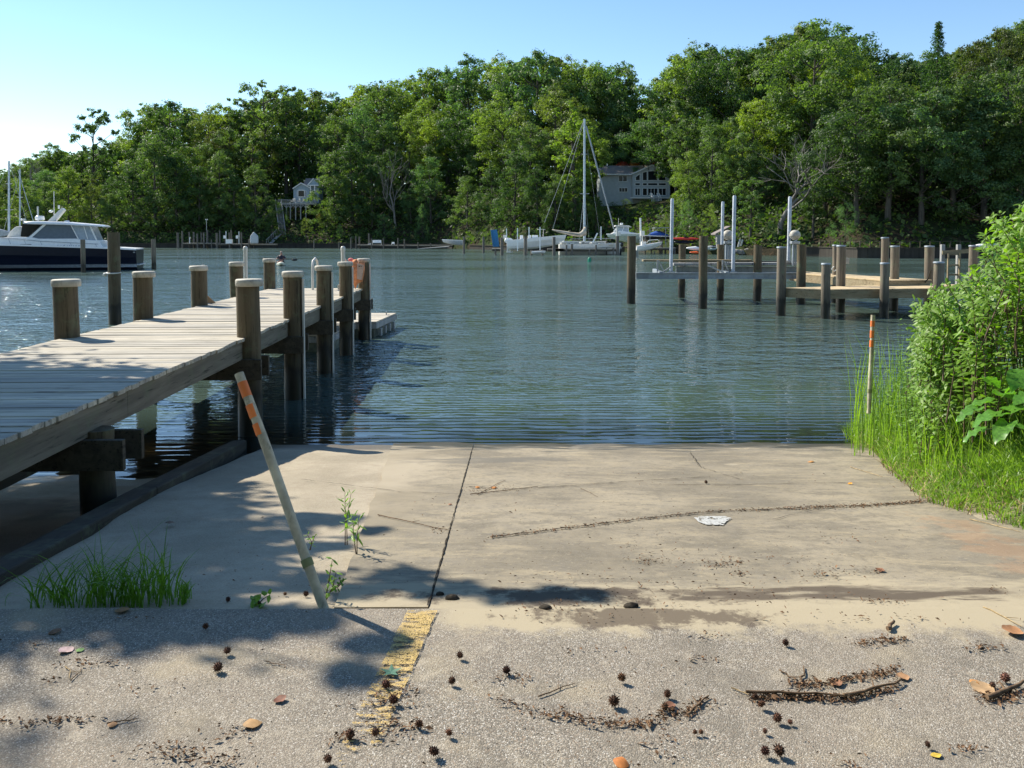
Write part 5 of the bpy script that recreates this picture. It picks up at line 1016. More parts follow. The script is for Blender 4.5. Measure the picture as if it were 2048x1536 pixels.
m = MB(); m.slab([G2(619.5, 410, YS + .5), G2(619.5, 371, YS + .5), G2(638, 371, YS + .5), G2(638, 410, YS + .5)], (0, 4, 0)); m.build('side_wall', M['siding_blue'], SH)
m = MB(); m.slab([G2(615, 371, YS - .6), G2(627, 357.5, YS - .6), G2(640, 371, YS - .6)], (0, 4, 0)); m.build('porch_gable', M['siding_blue'], SH); m = MB(); m.beam(G2(615, 370.5, YS - .7), G2(627, 357, YS - .7), .15, .22); m.beam(G2(614, 370.5, YS - .7), G2(640, 370.5, YS - .7), .15, .22)
for px in (621, 629.5): m.beam(G2(px, 371, YS - .6), G2(px, 402, YS - .6), .25, .25)
m.build('porch_frame', M['trim'], SH)
window(SH, 596.5, 380.5, 609, 394, YS - .02, 1, tr=.2); 
for x0, x1 in ((594.5, 596), (609.8, 612)): window(SH, x0, 381, x1, 393.5, YS - .02, 1)
DKH = thing('arched_deck', 'tall grey deck on pointed-arch posts in front of the small blue-grey house', 'deck', tuple(G2(590, 435, YS - 6)))
YD = YS - 6; m = MB(); a, b = G2(556, 406, YD), G2(634, 409, YD); m.box(((a.x + b.x) / 2, YD + 2.6, (a.z + b.z) / 2), (b.x - a.x, 5.4, .35)); m.build('platform', M['grey_post'], DKH)
for px in (573, 581, 591.5, 601.5, 612): k = MB(); k.beam(G2(px, 409, YD), G2(px, 440, YD), .2, .2); k.beam(G2(px, 416, YD), G2(px + 4.8, 410.5, YD), .12, .14); k.beam(G2(px, 416, YD), G2(px - 4.8, 410.5, YD), .12, .14); k.build('arched_post', M['grey_post'], DKH)
m = MB(); m.beam(G2(556, 399.5, YD), G2(634, 400.5, YD), .1, .12)
for i in range(40): m.beam(G2(556 + i * 2, 400, YD), G2(556 + i * 2, 406, YD), .06, .06)
m.build('railing', M['grey_post'], DKH)
m = MB(); 
for px, py in ((561, 404.5), (580, 405.5), (591, 405.5), (602, 405.5), (612, 405.5), (621, 405.5)): m.ball(G2(px, py, YD - .12), .10, 8)
m.build('post_light', M['white'], DKH)
for i, (px, w_, mt, lb) in enumerate(((586, 9, 'canvas', 'white cushioned chair at the left of the arched deck'), (598, 5, 'offwhite', 'pale chair in the middle of the arched deck'), (605.5, 3, 'canvas', 'small yellowish planter beside the chairs on the arched deck'))):
    a = G2(px, 405.5, YD + .9); T_ = thing('deck_chair', lb, 'deck furniture', tuple(a)); wx = w_ * YS / F; k = MB(); k.box((a.x, a.y, a.z + .35), (wx, .6, .15)); k.build('seat', M[mt], T_, bevel=.04); k = MB(); k.box((a.x + wx * .2, a.y + .25, a.z + .68), (wx * .6, .14, .55), ry=-.25); k.build('backrest', M[mt], T_, bevel=.04)
SS_ = thing('hillside_stairs', 'steep grey wooden stairs descending the bank from the arched deck', 'stairs', tuple(G2(560, 470, 176)))
m = MB(); n = 34
for i in range(n): f = i / n; p = G2(556 + 9 * f, 410 + 60 * f, YD - 1 - 4.5 * f); m.box(p, (1.2, .3, .07))
m.build('step', M['grey_post'], SS_)
for dx in (-6, 6):
    m = MB(); a, b = G2(557 + dx, 408, YD - 1), G2(565 + dx, 471, YD - 5.5); m.beam(a, b, .08, .35); m.beam(a + Vector((0, 0, .95)), b + Vector((0, 0, .95)), .09, .11)
    for i in range(8): q = a.lerp(b, i / 7); m.beam(q, q + Vector((0, 0, 1.1)), .1, .1)
    m.build('handrail', M['grey_post'], SS_)
m = MB(); a, b = G2(539, 489, 171), G2(560, 468, 173.5); m.beam(a, b, .9, .12); m.beam(a + Vector((-.5, -.4, 1)), b + Vector((-.5, -.4, 1)), .08, .1); 
for i in range(7): q = a.lerp(b, i / 6) + Vector((-.5, -.4, 0)); m.beam(q, q + Vector((0, 0, 1)), .07, .07)
m.build('lower_flight', M['grey_post'], SS_)
for px, py, lb in ((563, 477, 'pale mooring ball light at the foot of the stairs, left one'), (576, 477, 'pale light at the foot of the stairs, right one')): pass

# ---- kayaker
KP = gp(566, 531, 0); KY = KP.y
KK = thing('paddled_kayak', 'pale kayak with a paddler out on the channel, pointing toward the camera', 'kayak', (KP.x, KY, 0))
rings = []
for i in range(13):
    t_ = i / 12; r = max(.04, math.sin(math.pi * (.03 + .94 * t_)) ** .75); x = KP.x + .35 - 1.1 * t_ + .0; y = KY - 1.9 + 3.9 * t_; z = .10 + .16 * (2 * t_ - 1) ** 2
    rings.append([(x + .36 * r * math.cos(q), y, z + .22 * r * math.sin(q)) for q in np.linspace(0, 2 * math.pi, 11)[:-1]])
m = MB(); m.loft(rings); m.build('hull', plain('cream_hull', (.62, .63, .50), .35), KK, smooth=True)
kc = Vector((KP.x - .15, KY, .22)); m = MB(); m.lathe(tuple(kc), [(.28, 0), (.33, .04), (.33, .09), (.27, .10)], 16); m.build('cockpit_rim', M['black'], KK)
# paddler: one skinned body, seated, arms out to the paddle
def skin_body(name, pts, edges, rad, mt, parent, sub=2, root=0):
    me = bpy.data.meshes.new(name); o_ = Vector((0, 0, 0)); q = parent
    while q is not None: o_ += q.location; q = q.parent
    me.from_pydata([Vector(p) - o_ for p in pts], edges, []); ob = bpy.data.objects.new(name, me); COL.objects.link(ob); ob.parent = parent; me.materials.append(mt)
    sk_ = ob.modifiers.new('skin', 'SKIN'); sk_.use_smooth_shade = True
    for i, r in enumerate(rad): me.skin_vertices[0].data[i].radius = (r, r * .85) if not isinstance(r, tuple) else r
    me.skin_vertices[0].data[root].use_root = True; s_ = ob.modifiers.new('sub', 'SUBSURF'); s_.levels = sub; s_.render_levels = sub; return ob
PP = thing('person', 'person in dark top paddling the pale kayak, arms raised to a dark-bladed paddle', 'person', tuple(kc)); b0 = kc + Vector((0, .1, .02))
pts = [b0, b0 + Vector((0, .03, .28)), b0 + Vector((0, .02, .50)), b0 + Vector((0, .0, .60)), b0 + Vector((0, -.02, .70)), b0 + Vector((0, -.03, .80)),
       b0 + Vector((-.20, 0, .49)), b0 + Vector((-.36, -.10, .30)), b0 + Vector((-.24, -.36, .30)), b0 + Vector((-.22, -.43, .31)), b0 + Vector((.20, 0, .49)), b0 + Vector((.38, -.10, .30)), b0 + Vector((.34, -.36, .28)), b0 + Vector((.34, -.43, .29)),
       b0 + Vector((-.12, -.45, .08)), b0 + Vector((-.1, -.85, .0)), b0 + Vector((.12, -.45, .08)), b0 + Vector((.1, -.85, .0))]
skin_body('body', pts, [(0, 1), (1, 2), (2, 3), (3, 4), (4, 5), (2, 6), (6, 7), (7, 8), (8, 9), (2, 10), (10, 11), (11, 12), (12, 13), (0, 14), (14, 15), (0, 16), (16, 17)],
          [(.17, .13), (.17, .13), (.17, .12), .06, .095, .07, .075, .05, .038, .03, .075, .05, .038, .03, .08, .055, .08, .055], M['skin'], PP)
m = MB(); m.loft([[(b0.x + rx * math.cos(q), b0.y + .02 + ry * math.sin(q), b0.z + z) for q in np.linspace(0, 2 * math.pi, 15)[:-1]] for z, rx, ry in ((.0, .19, .15), (.2, .20, .155), (.4, .225, .16), (.5, .235, .14), (.56, .15, .11), (.6, .08, .08))])
for s in (-1, 1): m.tube([b0 + Vector((s * .17, 0, .50)), b0 + Vector((s * .28, -.04, .41)), b0 + Vector((s * .37, -.1, .29))], [.09, .075, .06], 10)
m.build('shirt', M['shirt'], PP, smooth=True)
m = MB(); hc = b0 + Vector((0, -.03, .80)); m.ball(hc + Vector((0, .01, .04)), .108, 12, (1, 1.05, .75)); m.box(hc + Vector((0, -.13, .03)), (.15, .10, .02)); m.build('cap', M['cap_cloth'], PP, smooth=True)
PD = thing('paddle', 'long double-bladed paddle held by the kayaker', 'paddle', tuple(b0)); a, b = b0 + Vector((-.95, -.42, .32)), b0 + Vector((.95, -.46, .24)); m = MB(); m.tube([a, b], .016, 8); m.build('shaft', M['black'], PD)
for e, d in ((b, 1), (a, -1)): m = MB(); m.ball(e + Vector((d * .24, 0, -.01)), .25, 12, (1, .12, .38)); m.build('blade', M['black'], PD, smooth=True)

# ================================================================== NEAR VEGETATION
def ribbons(name, specs, mat_, parent=None, seed=0, seg=4):
    """blades: (base, height, lean vector, width) curved strips"""
    vs = []; fs = []; b = 0
    for (p, h, ln, wd, a) in specs:
        sx, sy = math.cos(a) * wd / 2, math.sin(a) * wd / 2
        for i in range(seg + 1):
            t_ = i / seg; x = p[0] + ln[0] * t_ ** 1.9; y = p[1] + ln[1] * t_ ** 1.9; z = p[2] + h * (t_ - ln[2] * t_ ** 2.6); k = (1 - t_ ** 2.2) * (1 if t_ > .01 else .8) + .03
            vs += [(x - sx * k, y - sy * k, z), (x + sx * k, y + sy * k, z)]
            if i < seg: fs.append((b, b + 1, b + 3, b + 2)); b += 2
        b += 2
    m = MB(); m.add(vs, fs); return m.build(name, mat_, parent, smooth=True)
rg = random.Random(21)
def blade(x, y, z, h, lean, wd=.005, cur=.35):
    a = rg.uniform(0, 6.28); L = lean * h * rg.uniform(.3, 1.2); return ((x, y, z), h, (L * math.cos(a), L * math.sin(a), cur * rg.uniform(.2, 1.0)), wd * rg.uniform(.7, 1.3), rg.uniform(0, 3.14))
sp = []
while len(sp) < 42000:
    y = rg.uniform(2.6, 10.4); x = float(xr_edge(y)) + rg.uniform(-.10, 3.2) ** 1.0
    d = x - float(xr_edge(y))
    if d < .12 and rg.random() > .55 + .8 * nz(x * 3, y * 3): continue
    if x / y > .80 : continue
    h = rg.uniform(.08, .20) + .22 * sm(.1, .9, d) * rg.uniform(.2, 1) + .12 * max(0, nz(x * 1.3, y * 1.3, 5)) + (.15 * rg.random() if y > 7 else 0)
    sp.append(blade(x, y, gz(x, y) - .01, h, .7, .0075, .5))
tag(ribbons('bank_grass', sp, M['grass']), kind='stuff')
sp = []
for i in range(900):      # pale straw at the ragged edge
    y = rg.uniform(4.0, 9.4); x = float(xr_edge(y)) + rg.uniform(-.12, .3); sp.append(blade(x, y, gz(x, y), rg.uniform(.06, .24), 1.6, .006, .8))
tag(ribbons('dead_grass', sp, M['straw']), kind='stuff')
sp = []
for i in range(950):
    y = rg.uniform(6.0, 9.9); x = float(xr_edge(y)) + rg.uniform(.0, 1.7); h = rg.uniform(.4, .85)
    sp.append(blade(x, y, gz(x, y), h, .28, .009, .25))
for i in range(170):
    q = dp(rg.uniform(1705, 1860), 800, rg.uniform(8.2, 9.8)); sp.append(blade(q.x, q.y, .05, rg.uniform(.8, 1.45), .22, .011, .2))
for i in range(160):
    y = rg.uniform(4.9, 7); x = float(xr_edge(y)) + rg.uniform(.5, 1.6); sp.append(blade(x, y, gz(x, y), rg.uniform(.4, .9), .4, .010, .4))
tag(ribbons('reeds', sp, M['grass']), kind='stuff')
# leafy stems helper: stems with pointed leaves, returned as numpy for a single foliage mesh
def leafy(stems, step, ll, lw, seed, up=.35, start=.1, fold=.25):
    r_ = random.Random(seed); vs = []; fs = []
    for pts in stems:
        L = sum((pts[i + 1] - pts[i]).length for i in range(len(pts) - 1)); n = int(L / step); ph = r_.uniform(0, 6)
        for k in range(int(n * start), n + 1):
            t_ = k / max(1, n) * (len(pts) - 1); i = min(int(t_), len(pts) - 2); p = pts[i].lerp(pts[i + 1], t_ - i); ax = (pts[i + 1] - pts[i]).normalized()
            for sgn in (0, 1):
                a = ph + k * 1.6 + sgn * math.pi + r_.uniform(-.4, .4); u = ax.orthogonal().normalized(); v_ = ax.cross(u); out = (u * math.cos(a) + v_ * math.sin(a)); d = (out + ax * up * r_.uniform(-.4, 1.8)).normalized()
                l = ll * r_.uniform(.55, 1.2) * (1.0 - .35 * k / max(1, n)); sd = d.cross(ax).normalized(); nrm = sd.cross(d); w_ = l * lw
                q = [p, p + d * l * .35 + sd * w_ - nrm * w_ * fold, p + d * l * .42, p + d * l * .35 - sd * w_ - nrm * w_ * fold, p + d * l * .98 + Vector((0, 0, -.18 * l)), p + d * l * .72 + sd * w_ * .7 - nrm * w_ * .1 + Vector((0, 0, -.06 * l)), p + d * l * .72 - sd * w_ * .7 - nrm * w_ * .1 + Vector((0, 0, -.06 * l))]
                b = len(vs); vs += q; fs += [(b, b + 1, b + 2), (b, b + 2, b + 3), (b + 1, b + 5, b + 2), (b + 2, b + 5, b + 4), (b + 2, b + 4, b + 6), (b + 2, b + 6, b + 3)]
    return vs, fs
def leafy_plant(name, label, cat, stems, step, ll, lw, seed, lmat, smat, sr=.008, up=.35, start=.1, group=None):
    base = stems[0][0]; T_ = thing(name, label, cat, tuple(base), group); m = MB()
    for s in stems: m.tube(s, list(np.linspace(sr, sr * .35, len(s))), 5, False)
    m.build('stem', smat, T_, smooth=True); vs, fs = leafy(stems, step, ll, lw, seed, up, start); m = MB(); m.add(vs, fs); m.build('leaves', lmat, T_); return T_
green_stem = plain('green_stem', (.10, .13, .04), .6); red_stem = plain('brown_stem', (.12, .08, .05), .7)
# the big shrub: upright canes whose tops follow an uneven outline
OUT = [(1826, 640), (1835, 585), (1850, 575), (1880, 560), (1905, 545), (1925, 545), (1945, 520), (1965, 470), (1975, 440), (1985, 415), (2005, 402), (2030, 412), (2060, 395), (2100, 385), (2180, 380), (2280, 390)]
ox = [a for a, _ in OUT]; oy = [b for _, b in OUT]; st = []
for i in range(420):
    px = 1822 + (i / 420) ** .9 * 430 + rg.uniform(-12, 12); Yv = rg.uniform(5.9, 8.4) if px > 1900 else rg.uniform(6.6, 8.2); f = rg.uniform(.0, 1) ** 1.5
    tpy = float(np.interp(px, ox, oy)) + f * 260 + rg.uniform(0, 24); T_ = dp(px, tpy, Yv); bx = dp(px + rg.uniform(-10, 60), 700, Yv + rg.uniform(-.2, .3)); B = Vector((bx.x, bx.y, max(.1, gz(bx.x, bx.y))))
    if True: B = T_ + Vector((rg.uniform(-.05, .25), rg.uniform(-.2, .2), -rg.uniform(.45, .8)))
    if T_.z < B.z + .35: continue
    mid = B.lerp(T_, .5) + Vector((rg.uniform(-.1, .1) + .08, rg.uniform(-.1, .1), .12)); st.append([B, B.lerp(mid, .6), mid, mid.lerp(T_, .55), T_])
for i in range(120):      # side sprays toward the water, lower left skirt
    px = rg.uniform(1826, 1900); py = rg.uniform(600, 790); Yv = rg.uniform(6.5, 8); T_ = dp(px, py, Yv); B = T_ + Vector((rg.uniform(.25, .5), rg.uniform(-.1, .2), -rg.uniform(.25, .4))); st.append([B, B.lerp(T_, .5) + Vector((0, 0, .05)), T_])
leafy_plant('leafy_shrub', 'tall dense shrub with bright pointed leaves filling the right edge above the grass', 'shrub', st, .038, .118, .19, 5, M['shrub'], red_stem, .006, .5, .18)
st = []
for i in range(120):
    px = rg.uniform(1725, 1880); py = rg.uniform(680, 800); Yv = rg.uniform(7.0, 9.0); T_ = dp(px, py, Yv); B = Vector((T_.x + rg.uniform(-.1, .2), T_.y, max(.0, gz(T_.x, T_.y)))); 
    if T_.z > B.z + .12 and B.x > float(xr_edge(B.y)) + .12: st.append([B, B.lerp(T_, .5) + Vector((rg.uniform(-.04, .04), 0, 0)), T_])
for px, py in ((1800, 640), (1795, 705), (1815, 650), (1775, 742)): T_ = dp(px, py, 8.3); B = Vector((T_.x + .05, T_.y, max(0, gz(T_.x, T_.y)))); st.append([B, B.lerp(T_, .5), T_])
leafy_plant('waterside_weed', 'patch of toothed-leaf weeds between the marker pipe and the large shrub', 'weed', st, .05, .075, .24, 9, M['weed'], green_stem, .004, .4, .3)
# broad arrow-leaved plant
BP = thing('broadleaf_plant', 'plant with large glossy arrow-shaped leaves in front of the shrub at the right edge', 'plant', tuple(gr(2010, 930) + Vector((0, 0, .25))))
bb = Vector(BP.location); 
for i, (px, py, Yv, L, az, dr, wd) in enumerate([(1965, 775, 5.6, .26, 2.6, -.15, .34), (2000, 760, 5.5, .28, 1.9, .35, .33), (2030, 735, 5.4, .30, 1.4, .6, .33), (1985, 800, 5.3, .26, 3.2, -.1, .36), (2022, 790, 5.3, .27, .3, .25, .36), (1940, 790, 5.5, .22, 3.4, -.25, .30), (2005, 820, 5.2, .24, 4.2, -.2, .34), (1975, 735, 5.6, .24, 2.2, .7, .30), (2045, 770, 5.2, .27, .9, .5, .36), (2050, 830, 5.1, .26, .2, -.1, .34), (1955, 830, 5.3, .2, 3.0, -.3, .3), (2015, 745, 5.7, .26, .8, .8, .3)]):
    L *= .72; p = dp(px + 8, py + 30, Yv); k = MB(); q0 = bb + Vector((rg.uniform(-.12, .12), rg.uniform(-.1, .1), -.05)); k.tube([q0, q0.lerp(p, .5) + Vector((0, 0, .08)), p], [.009, .007, .005], 6, False); k.build('stalk', green_stem, BP, smooth=True)
    d = Vector((math.cos(az), -abs(math.sin(az)) * .5 if i % 2 else math.sin(az) * .4, dr)).normalized(); sd = d.cross(Vector((0, 0, 1))).normalized(); up = sd.cross(d); n = 9; L_ = []; Cn = []; R__ = []
    for j in range(n + 1):
        t_ = j / n; w_ = L * wd * (math.sin(math.pi * min(1, (t_ * .82 + .18))) ** .8) * (1.15 if t_ < .25 else 1); c = p + d * L * (t_ - .15) - Vector((0, 0, 1)) * L * .35 * t_ ** 2; lob = -d * L * .22 * max(0, .25 - t_) * 4
        wv = .012 * math.sin(j * 2.1 + i); Cn.append(c); L_.append(c + sd * w_ + up * (w_ * .28 + wv) + lob); R__.append(c - sd * w_ + up * (w_ * .28 - wv) + lob)
    k = MB(); N1 = n + 1; k.add(L_ + Cn + R__, [(j, j + 1, N1 + j + 1, N1 + j) for j in range(n)] + [(N1 + j, N1 + j + 1, 2 * N1 + j + 1, 2 * N1 + j) for j in range(n)]); k.build('leaf', M['broad'], BP, smooth=True)
# clump of grass at the asphalt's left edge
def clump(label, cxs, n, hmin, hmax, seed, lean=.5, col=None):
    rg.seed(seed)
    sp = []
    for i in range(n):
        cx_, cy_, rx = cxs[i % len(cxs)]; p = gr(cx_ + rg.gauss(0, rx), cy_ + rg.uniform(-22, 9), -.01); sp.append(blade(p.x, p.y, p.z - .01, rg.uniform(hmin, hmax), lean, .0065, .55))
    o = thing('grass_clump', label, 'grass clump', sp[0][0]); b_ = ribbons('blades', sp, M['grass'], o, seg=6); b_.color = (.62, .72, .6, 1); return o  # blade tint lowered to put the clump's shade into its colour
clump('tall green grass clump at the shaded left edge of the asphalt', [(200, 1208, 22), (262, 1210, 16), (310, 1205, 22), (235, 1200, 50)], 210, .16, .38, 1, .8)
clump('sparser dark grass clump left of the tall green one, in deep shade', [(90, 1210, 22), (140, 1212, 22)], 70, .12, .30, 2, .9)
clump('small low tuft of grass just right of the tall green clump', [(370, 1200, 6)], 60, .04, .12, 3)
# slender weeds growing in the slab joint
def weed(label, px, py, tops, seed, ll=.085, step=.030, lw=.11):
    B = gr(px, py); st = []
    for (tx, ty) in tops: T_ = dp(tx, ty, B.y - .02); st.append([B + Vector((rg.uniform(-.01, .01), 0, 0)), B.lerp(T_, .5) + Vector((rg.uniform(-.015, .015), .01, 0)), T_])
    return leafy_plant('slender_weed', label, 'weed', st, step, ll, lw, seed, M['weed'], red_stem, .0032, 1.0, .35)
weed('tallest slender weed with narrow leaves, growing where the slab meets the silt', 692, 1090, [(690, 985), (702, 988)], 3)
weed('slender weed just below the tallest one at the slab\'s edge', 712, 1108, [(706, 1035), (718, 1040)], 4)
weed('thin weed rising beside the foot of the leaning white pipe', 652, 1200, [(665, 1118), (672, 1145)], 5, .05, .035, .2)
weed('small weed left of the slender weeds, in the shade of the pipe', 622, 1100, [(615, 1070), (630, 1072)], 6, .04, .03, .2)
weed('low broad-leaved seedling on the silt between the grass clump and the leaning pipe', 520, 1208, [(522, 1188), (505, 1198), (540, 1190)], 7, .07, .05, .35)
weed('tiny seedling in the joint at the foot of the leaning pipe', 672, 1175, [(680, 1160), (688, 1158)], 8, .035, .03, .3)

# overhanging shade tree off to the left
SD = SUN / SUN.z; sh_ = thing('shade_tree', 'broad tree on the left bank whose boughs shade the dock and the asphalt', 'tree', (-10.5, 8.2, .3)); tb = Vector(sh_.location)
m = MB(); m.tube([tb + Vector((0, 0, -.6)), tb + Vector((.1, -.1, 2.5)), tb + Vector((.4, .1, 5.0)), tb + Vector((.6, .3, 8.5))], [.38, .30, .24, .10], 14, False); C = []; N = []; Sz = []
rgn = np.random.default_rng(31)
targets = []      # (ground or deck point, spray radius, height factor)
def tgt_px(px, py, r, t_, z=None, k=1.0):
    r *= (1.2 if z or (py < 1225 and px < 400) else .72 if py < 1225 else .75) if r > .15 else 1.0
    p = gr(px, py) if z is None else gp(px, py, z); targets.append((p + SD * t_, r, k))
for px, py, r, t_ in [(30, 760, .5, 4.6), (150, 790, .5, 4.9), (90, 830, .6, 5.2), (250, 770, .30, 4.7), (230, 742, .22, 4.5), (330, 745, .16, 4.4), (20, 730, .15, 4.8), (-60, 770, .8, 5.0), (-140, 820, .9, 5.2), (190, 820, .3, 5.0), (110, 745, .16, 4.4)]: tgt_px(px, py, r, t_, 1.17)
for px, py, r, t_ in [(60, 1222, .26, 5.0), (330, 1020, .4, 5.6), (200, 1060, .5, 5.6), (460, 1100, .2, 5.4), (130, 1180, .5, 5.3), (330, 1240, .25, 5.1), (430, 1235, .26, 5.3), (380, 1090, .32, 5.4), (250, 1100, .45, 5.6), (480, 1070, .22, 5.2), (560, 1060, .17, 5.3), (520, 1130, .20, 5.5), (440, 1160, .16, 5.2), (600, 1150, .13, 5.3), (640, 1080, .13, 5.2),
                      (560, 1235, .20, 5.3), (640, 1238, .08, 5.3), (700, 1345, .07, 5.2), (380, 1195, .22, 5.2), (820, 1160, .13, 5.2), (790, 1150, .10, 5.0), (920, 1175, .08, 5.3), (1010, 1190, .07, 5.1), (1090, 1190, .08, 5.2), (1180, 1192, .07, 5.3), (870, 1185, .07, 5.1), (740, 1060, .08, 5.2), (700, 1180, .10, 5.1), (20, 1120, .6, 5.5), (-80, 1130, .5, 5.4), (750, 1290, .08, 5.3), (450, 1020, .2, 5.6), (350, 1010, .3, 5.7), (600, 1035, .14, 5.2), (680, 1035, .12, 5.3), (300, 1050, .4, 5.5), (420, 1060, .32, 5.4), (340, 1140, .35, 5.3), (200, 1180, .3, 5.3), (250, 1235, .2, 5.2), (530, 1090, .14, 5.3)]: tgt_px(px, py, r, t_)
for i in range(60): targets.append((tb + Vector((rgn.uniform(-3.5, .3), rgn.uniform(-.5, 3.5), rgn.uniform(5, 9))), rgn.uniform(.6, 1.0), 1.0))
for c, r, k in targets:
    n = int(1100 * r ** 1.6) + 45; P = rgn.normal(size=(n, 3)) * .55 * r * np.array([1, 1, .55]); C.append(P + np.array(c)); nn = rgn.normal(size=(n, 3)) * .5; nn[:, 2] += 1; N.append(nn); Sz.append(rgn.uniform(.09, .17, n))
    s0 = tb + Vector((.3, .1, min(c.z - .8, 5.5))); mid = s0.lerp(c, .55) + Vector((0, 0, .3)); m.tube([s0, mid, c], [.05, .03, .008], 5, False)
m.build('trunk', M['bark'], sh_, smooth=True)
C = np.concatenate(C) - np.array(tb); f = leafcloud('crown', C, np.concatenate(N), np.concatenate(Sz), M['shrub'], sh_, .7, rgn)

# unseen leaf mass added behind the camera to cut the sky fill
n = 26000; px_ = rgn.uniform(-30, 30, n); py_ = rgn.uniform(-16, -9, n) - .01 * px_ ** 2 * .5; pz_ = .7 + rgn.uniform(0, 1, n) * (15 + 3 * np.sin(px_ * .5))
C = np.stack([px_, py_, pz_], 1); o = leafcloud('added_sky_blocker', C, rgn.normal(size=(n, 3)) + np.array([0, .5, .4]), rgn.uniform(.5, 1.0, n), M['crown'], None, .7, rgn); tag(o, kind='stuff')
# ================================================================== SMALL THINGS ON THE GROUND
# spiky seed balls
def gum_mesh(seed):
    r_ = random.Random(seed); m_ = MB(); m_.ball((0, 0, 0), .0125, 10); n = 46
    for i in range(n):
        z = 1 - 2 * (i + .5) / n; rr2 = math.sqrt(1 - z * z); a = i * 2.4; d = Vector((rr2 * math.cos(a), rr2 * math.sin(a), z)); u = d.orthogonal().normalized() * .0028; v_ = d.cross(u.normalized()) * .0028; b = d * .011; tip = d * .0185 * r_.uniform(.85, 1.15) + Vector((r_.uniform(-.002, .002),) * 3)
        m_.add([b + u, b - u * .5 + v_ * .9, b - u * .5 - v_ * .9, tip], [(0, 1, 3), (1, 2, 3), (2, 0, 3)])
    return m_
gm = [gum_mesh(i).build('seed_ball', M['gum']) for i in range(3)]
GB = [(920, 1320, 1.0), (904, 1372, 1.0), (1243, 1367, 1.2), (772, 1380, 1.1), (787, 1411, 1.1), (751, 1476, 1.0), (838, 1459, 1.0), (898, 1476, .9), (700, 1480, 1.0), (868, 1517, 1.2), (656, 1530, 1.0), (1228, 1415, 1.2), (1335, 1398, .9), (1330, 1425, 1.0), (1013, 1350, .9), (1571, 1294, .9), (1523, 1420, 1.1), (1555, 1448, 1.1),
      (1530, 1515, 1.1), (1558, 1515, 1.2), (1510, 1403, .8), (2010, 1368, 1.2), (1985, 1378, .7), (455, 1311, 1.0), (436, 1345, 1.1), (411, 1262, 1.0), (612, 1186, .9), (456, 1198, .8), (570, 1184, .6), (1412, 968, .8), (1580, 1452, .6), (1530, 1470, .6), (1402, 1472, .6), (1390, 1472, .6), (1855, 1499, .8)]
GB = sorted(GB)
for i, (px, py, s) in enumerate(GB):
    p = gr(px, py); o = gm[i] if i < 3 else gm[i % 3].copy()
    if i >= 3: COL.objects.link(o)
    o.location = (p.x, p.y, (gz(p.x, p.y) if px < 640 and py < 1215 else zg(p.y)) + .0165 * s + .004); o.rotation_euler = (rg.uniform(0, 6), rg.uniform(0, 6), rg.uniform(0, 6)); s *= rg.uniform(.82, 1.1); o.scale = (s, s, s * rg.uniform(.7, 1)); cc_ = rg.uniform(.7, 2.1); o.color = (cc_, cc_ * rg.uniform(.9, 1.05), cc_ * rg.uniform(.85, 1.1), 1)
    tag(o, 'spiky brown seed ball on the ground, %s from the left among all the seed balls' % ordw(i), 'seed ball', 'spiky seed balls fallen on the pavement')
# fallen leaves
def leaf_mesh(seed, curl, L=.07, W=.032):
    r_ = random.Random(seed); m_ = MB(); n = 7; vs = []
    for j in range(n + 1):
        t_ = j / n; w_ = W * math.sin(math.pi * (.04 + .93 * t_)) ** .8; z0 = curl * L * (t_ - .4) ** 2 * 1.6 + .003; tw = r_.uniform(-.12, .12) + .25 * curl * (t_ - .5)
        vs += [(L * (t_ - .5), w_, z0 + w_ * (curl * .7 + tw)), (L * (t_ - .5), 0, z0), (L * (t_ - .5), -w_, z0 + w_ * (curl * .9 - tw))]
    fs = []
    for j in range(n): fs += [(3 * j, 3 * j + 1, 3 * j + 4, 3 * j + 3), (3 * j + 1, 3 * j + 2, 3 * j + 5, 3 * j + 4)]
    zt_ = max(v_[2] for v_ in vs)
    if seed == 1: vs = [(a_, b_, zt_ - c_ + .001) for a_, b_, c_ in vs]
    m_.add(vs, fs); return m_
lm = [leaf_mesh(i, c).build('fallen_leaf', M['brown_leaf'], smooth=True) for i, c in enumerate((.22, .55, .5, .1))]
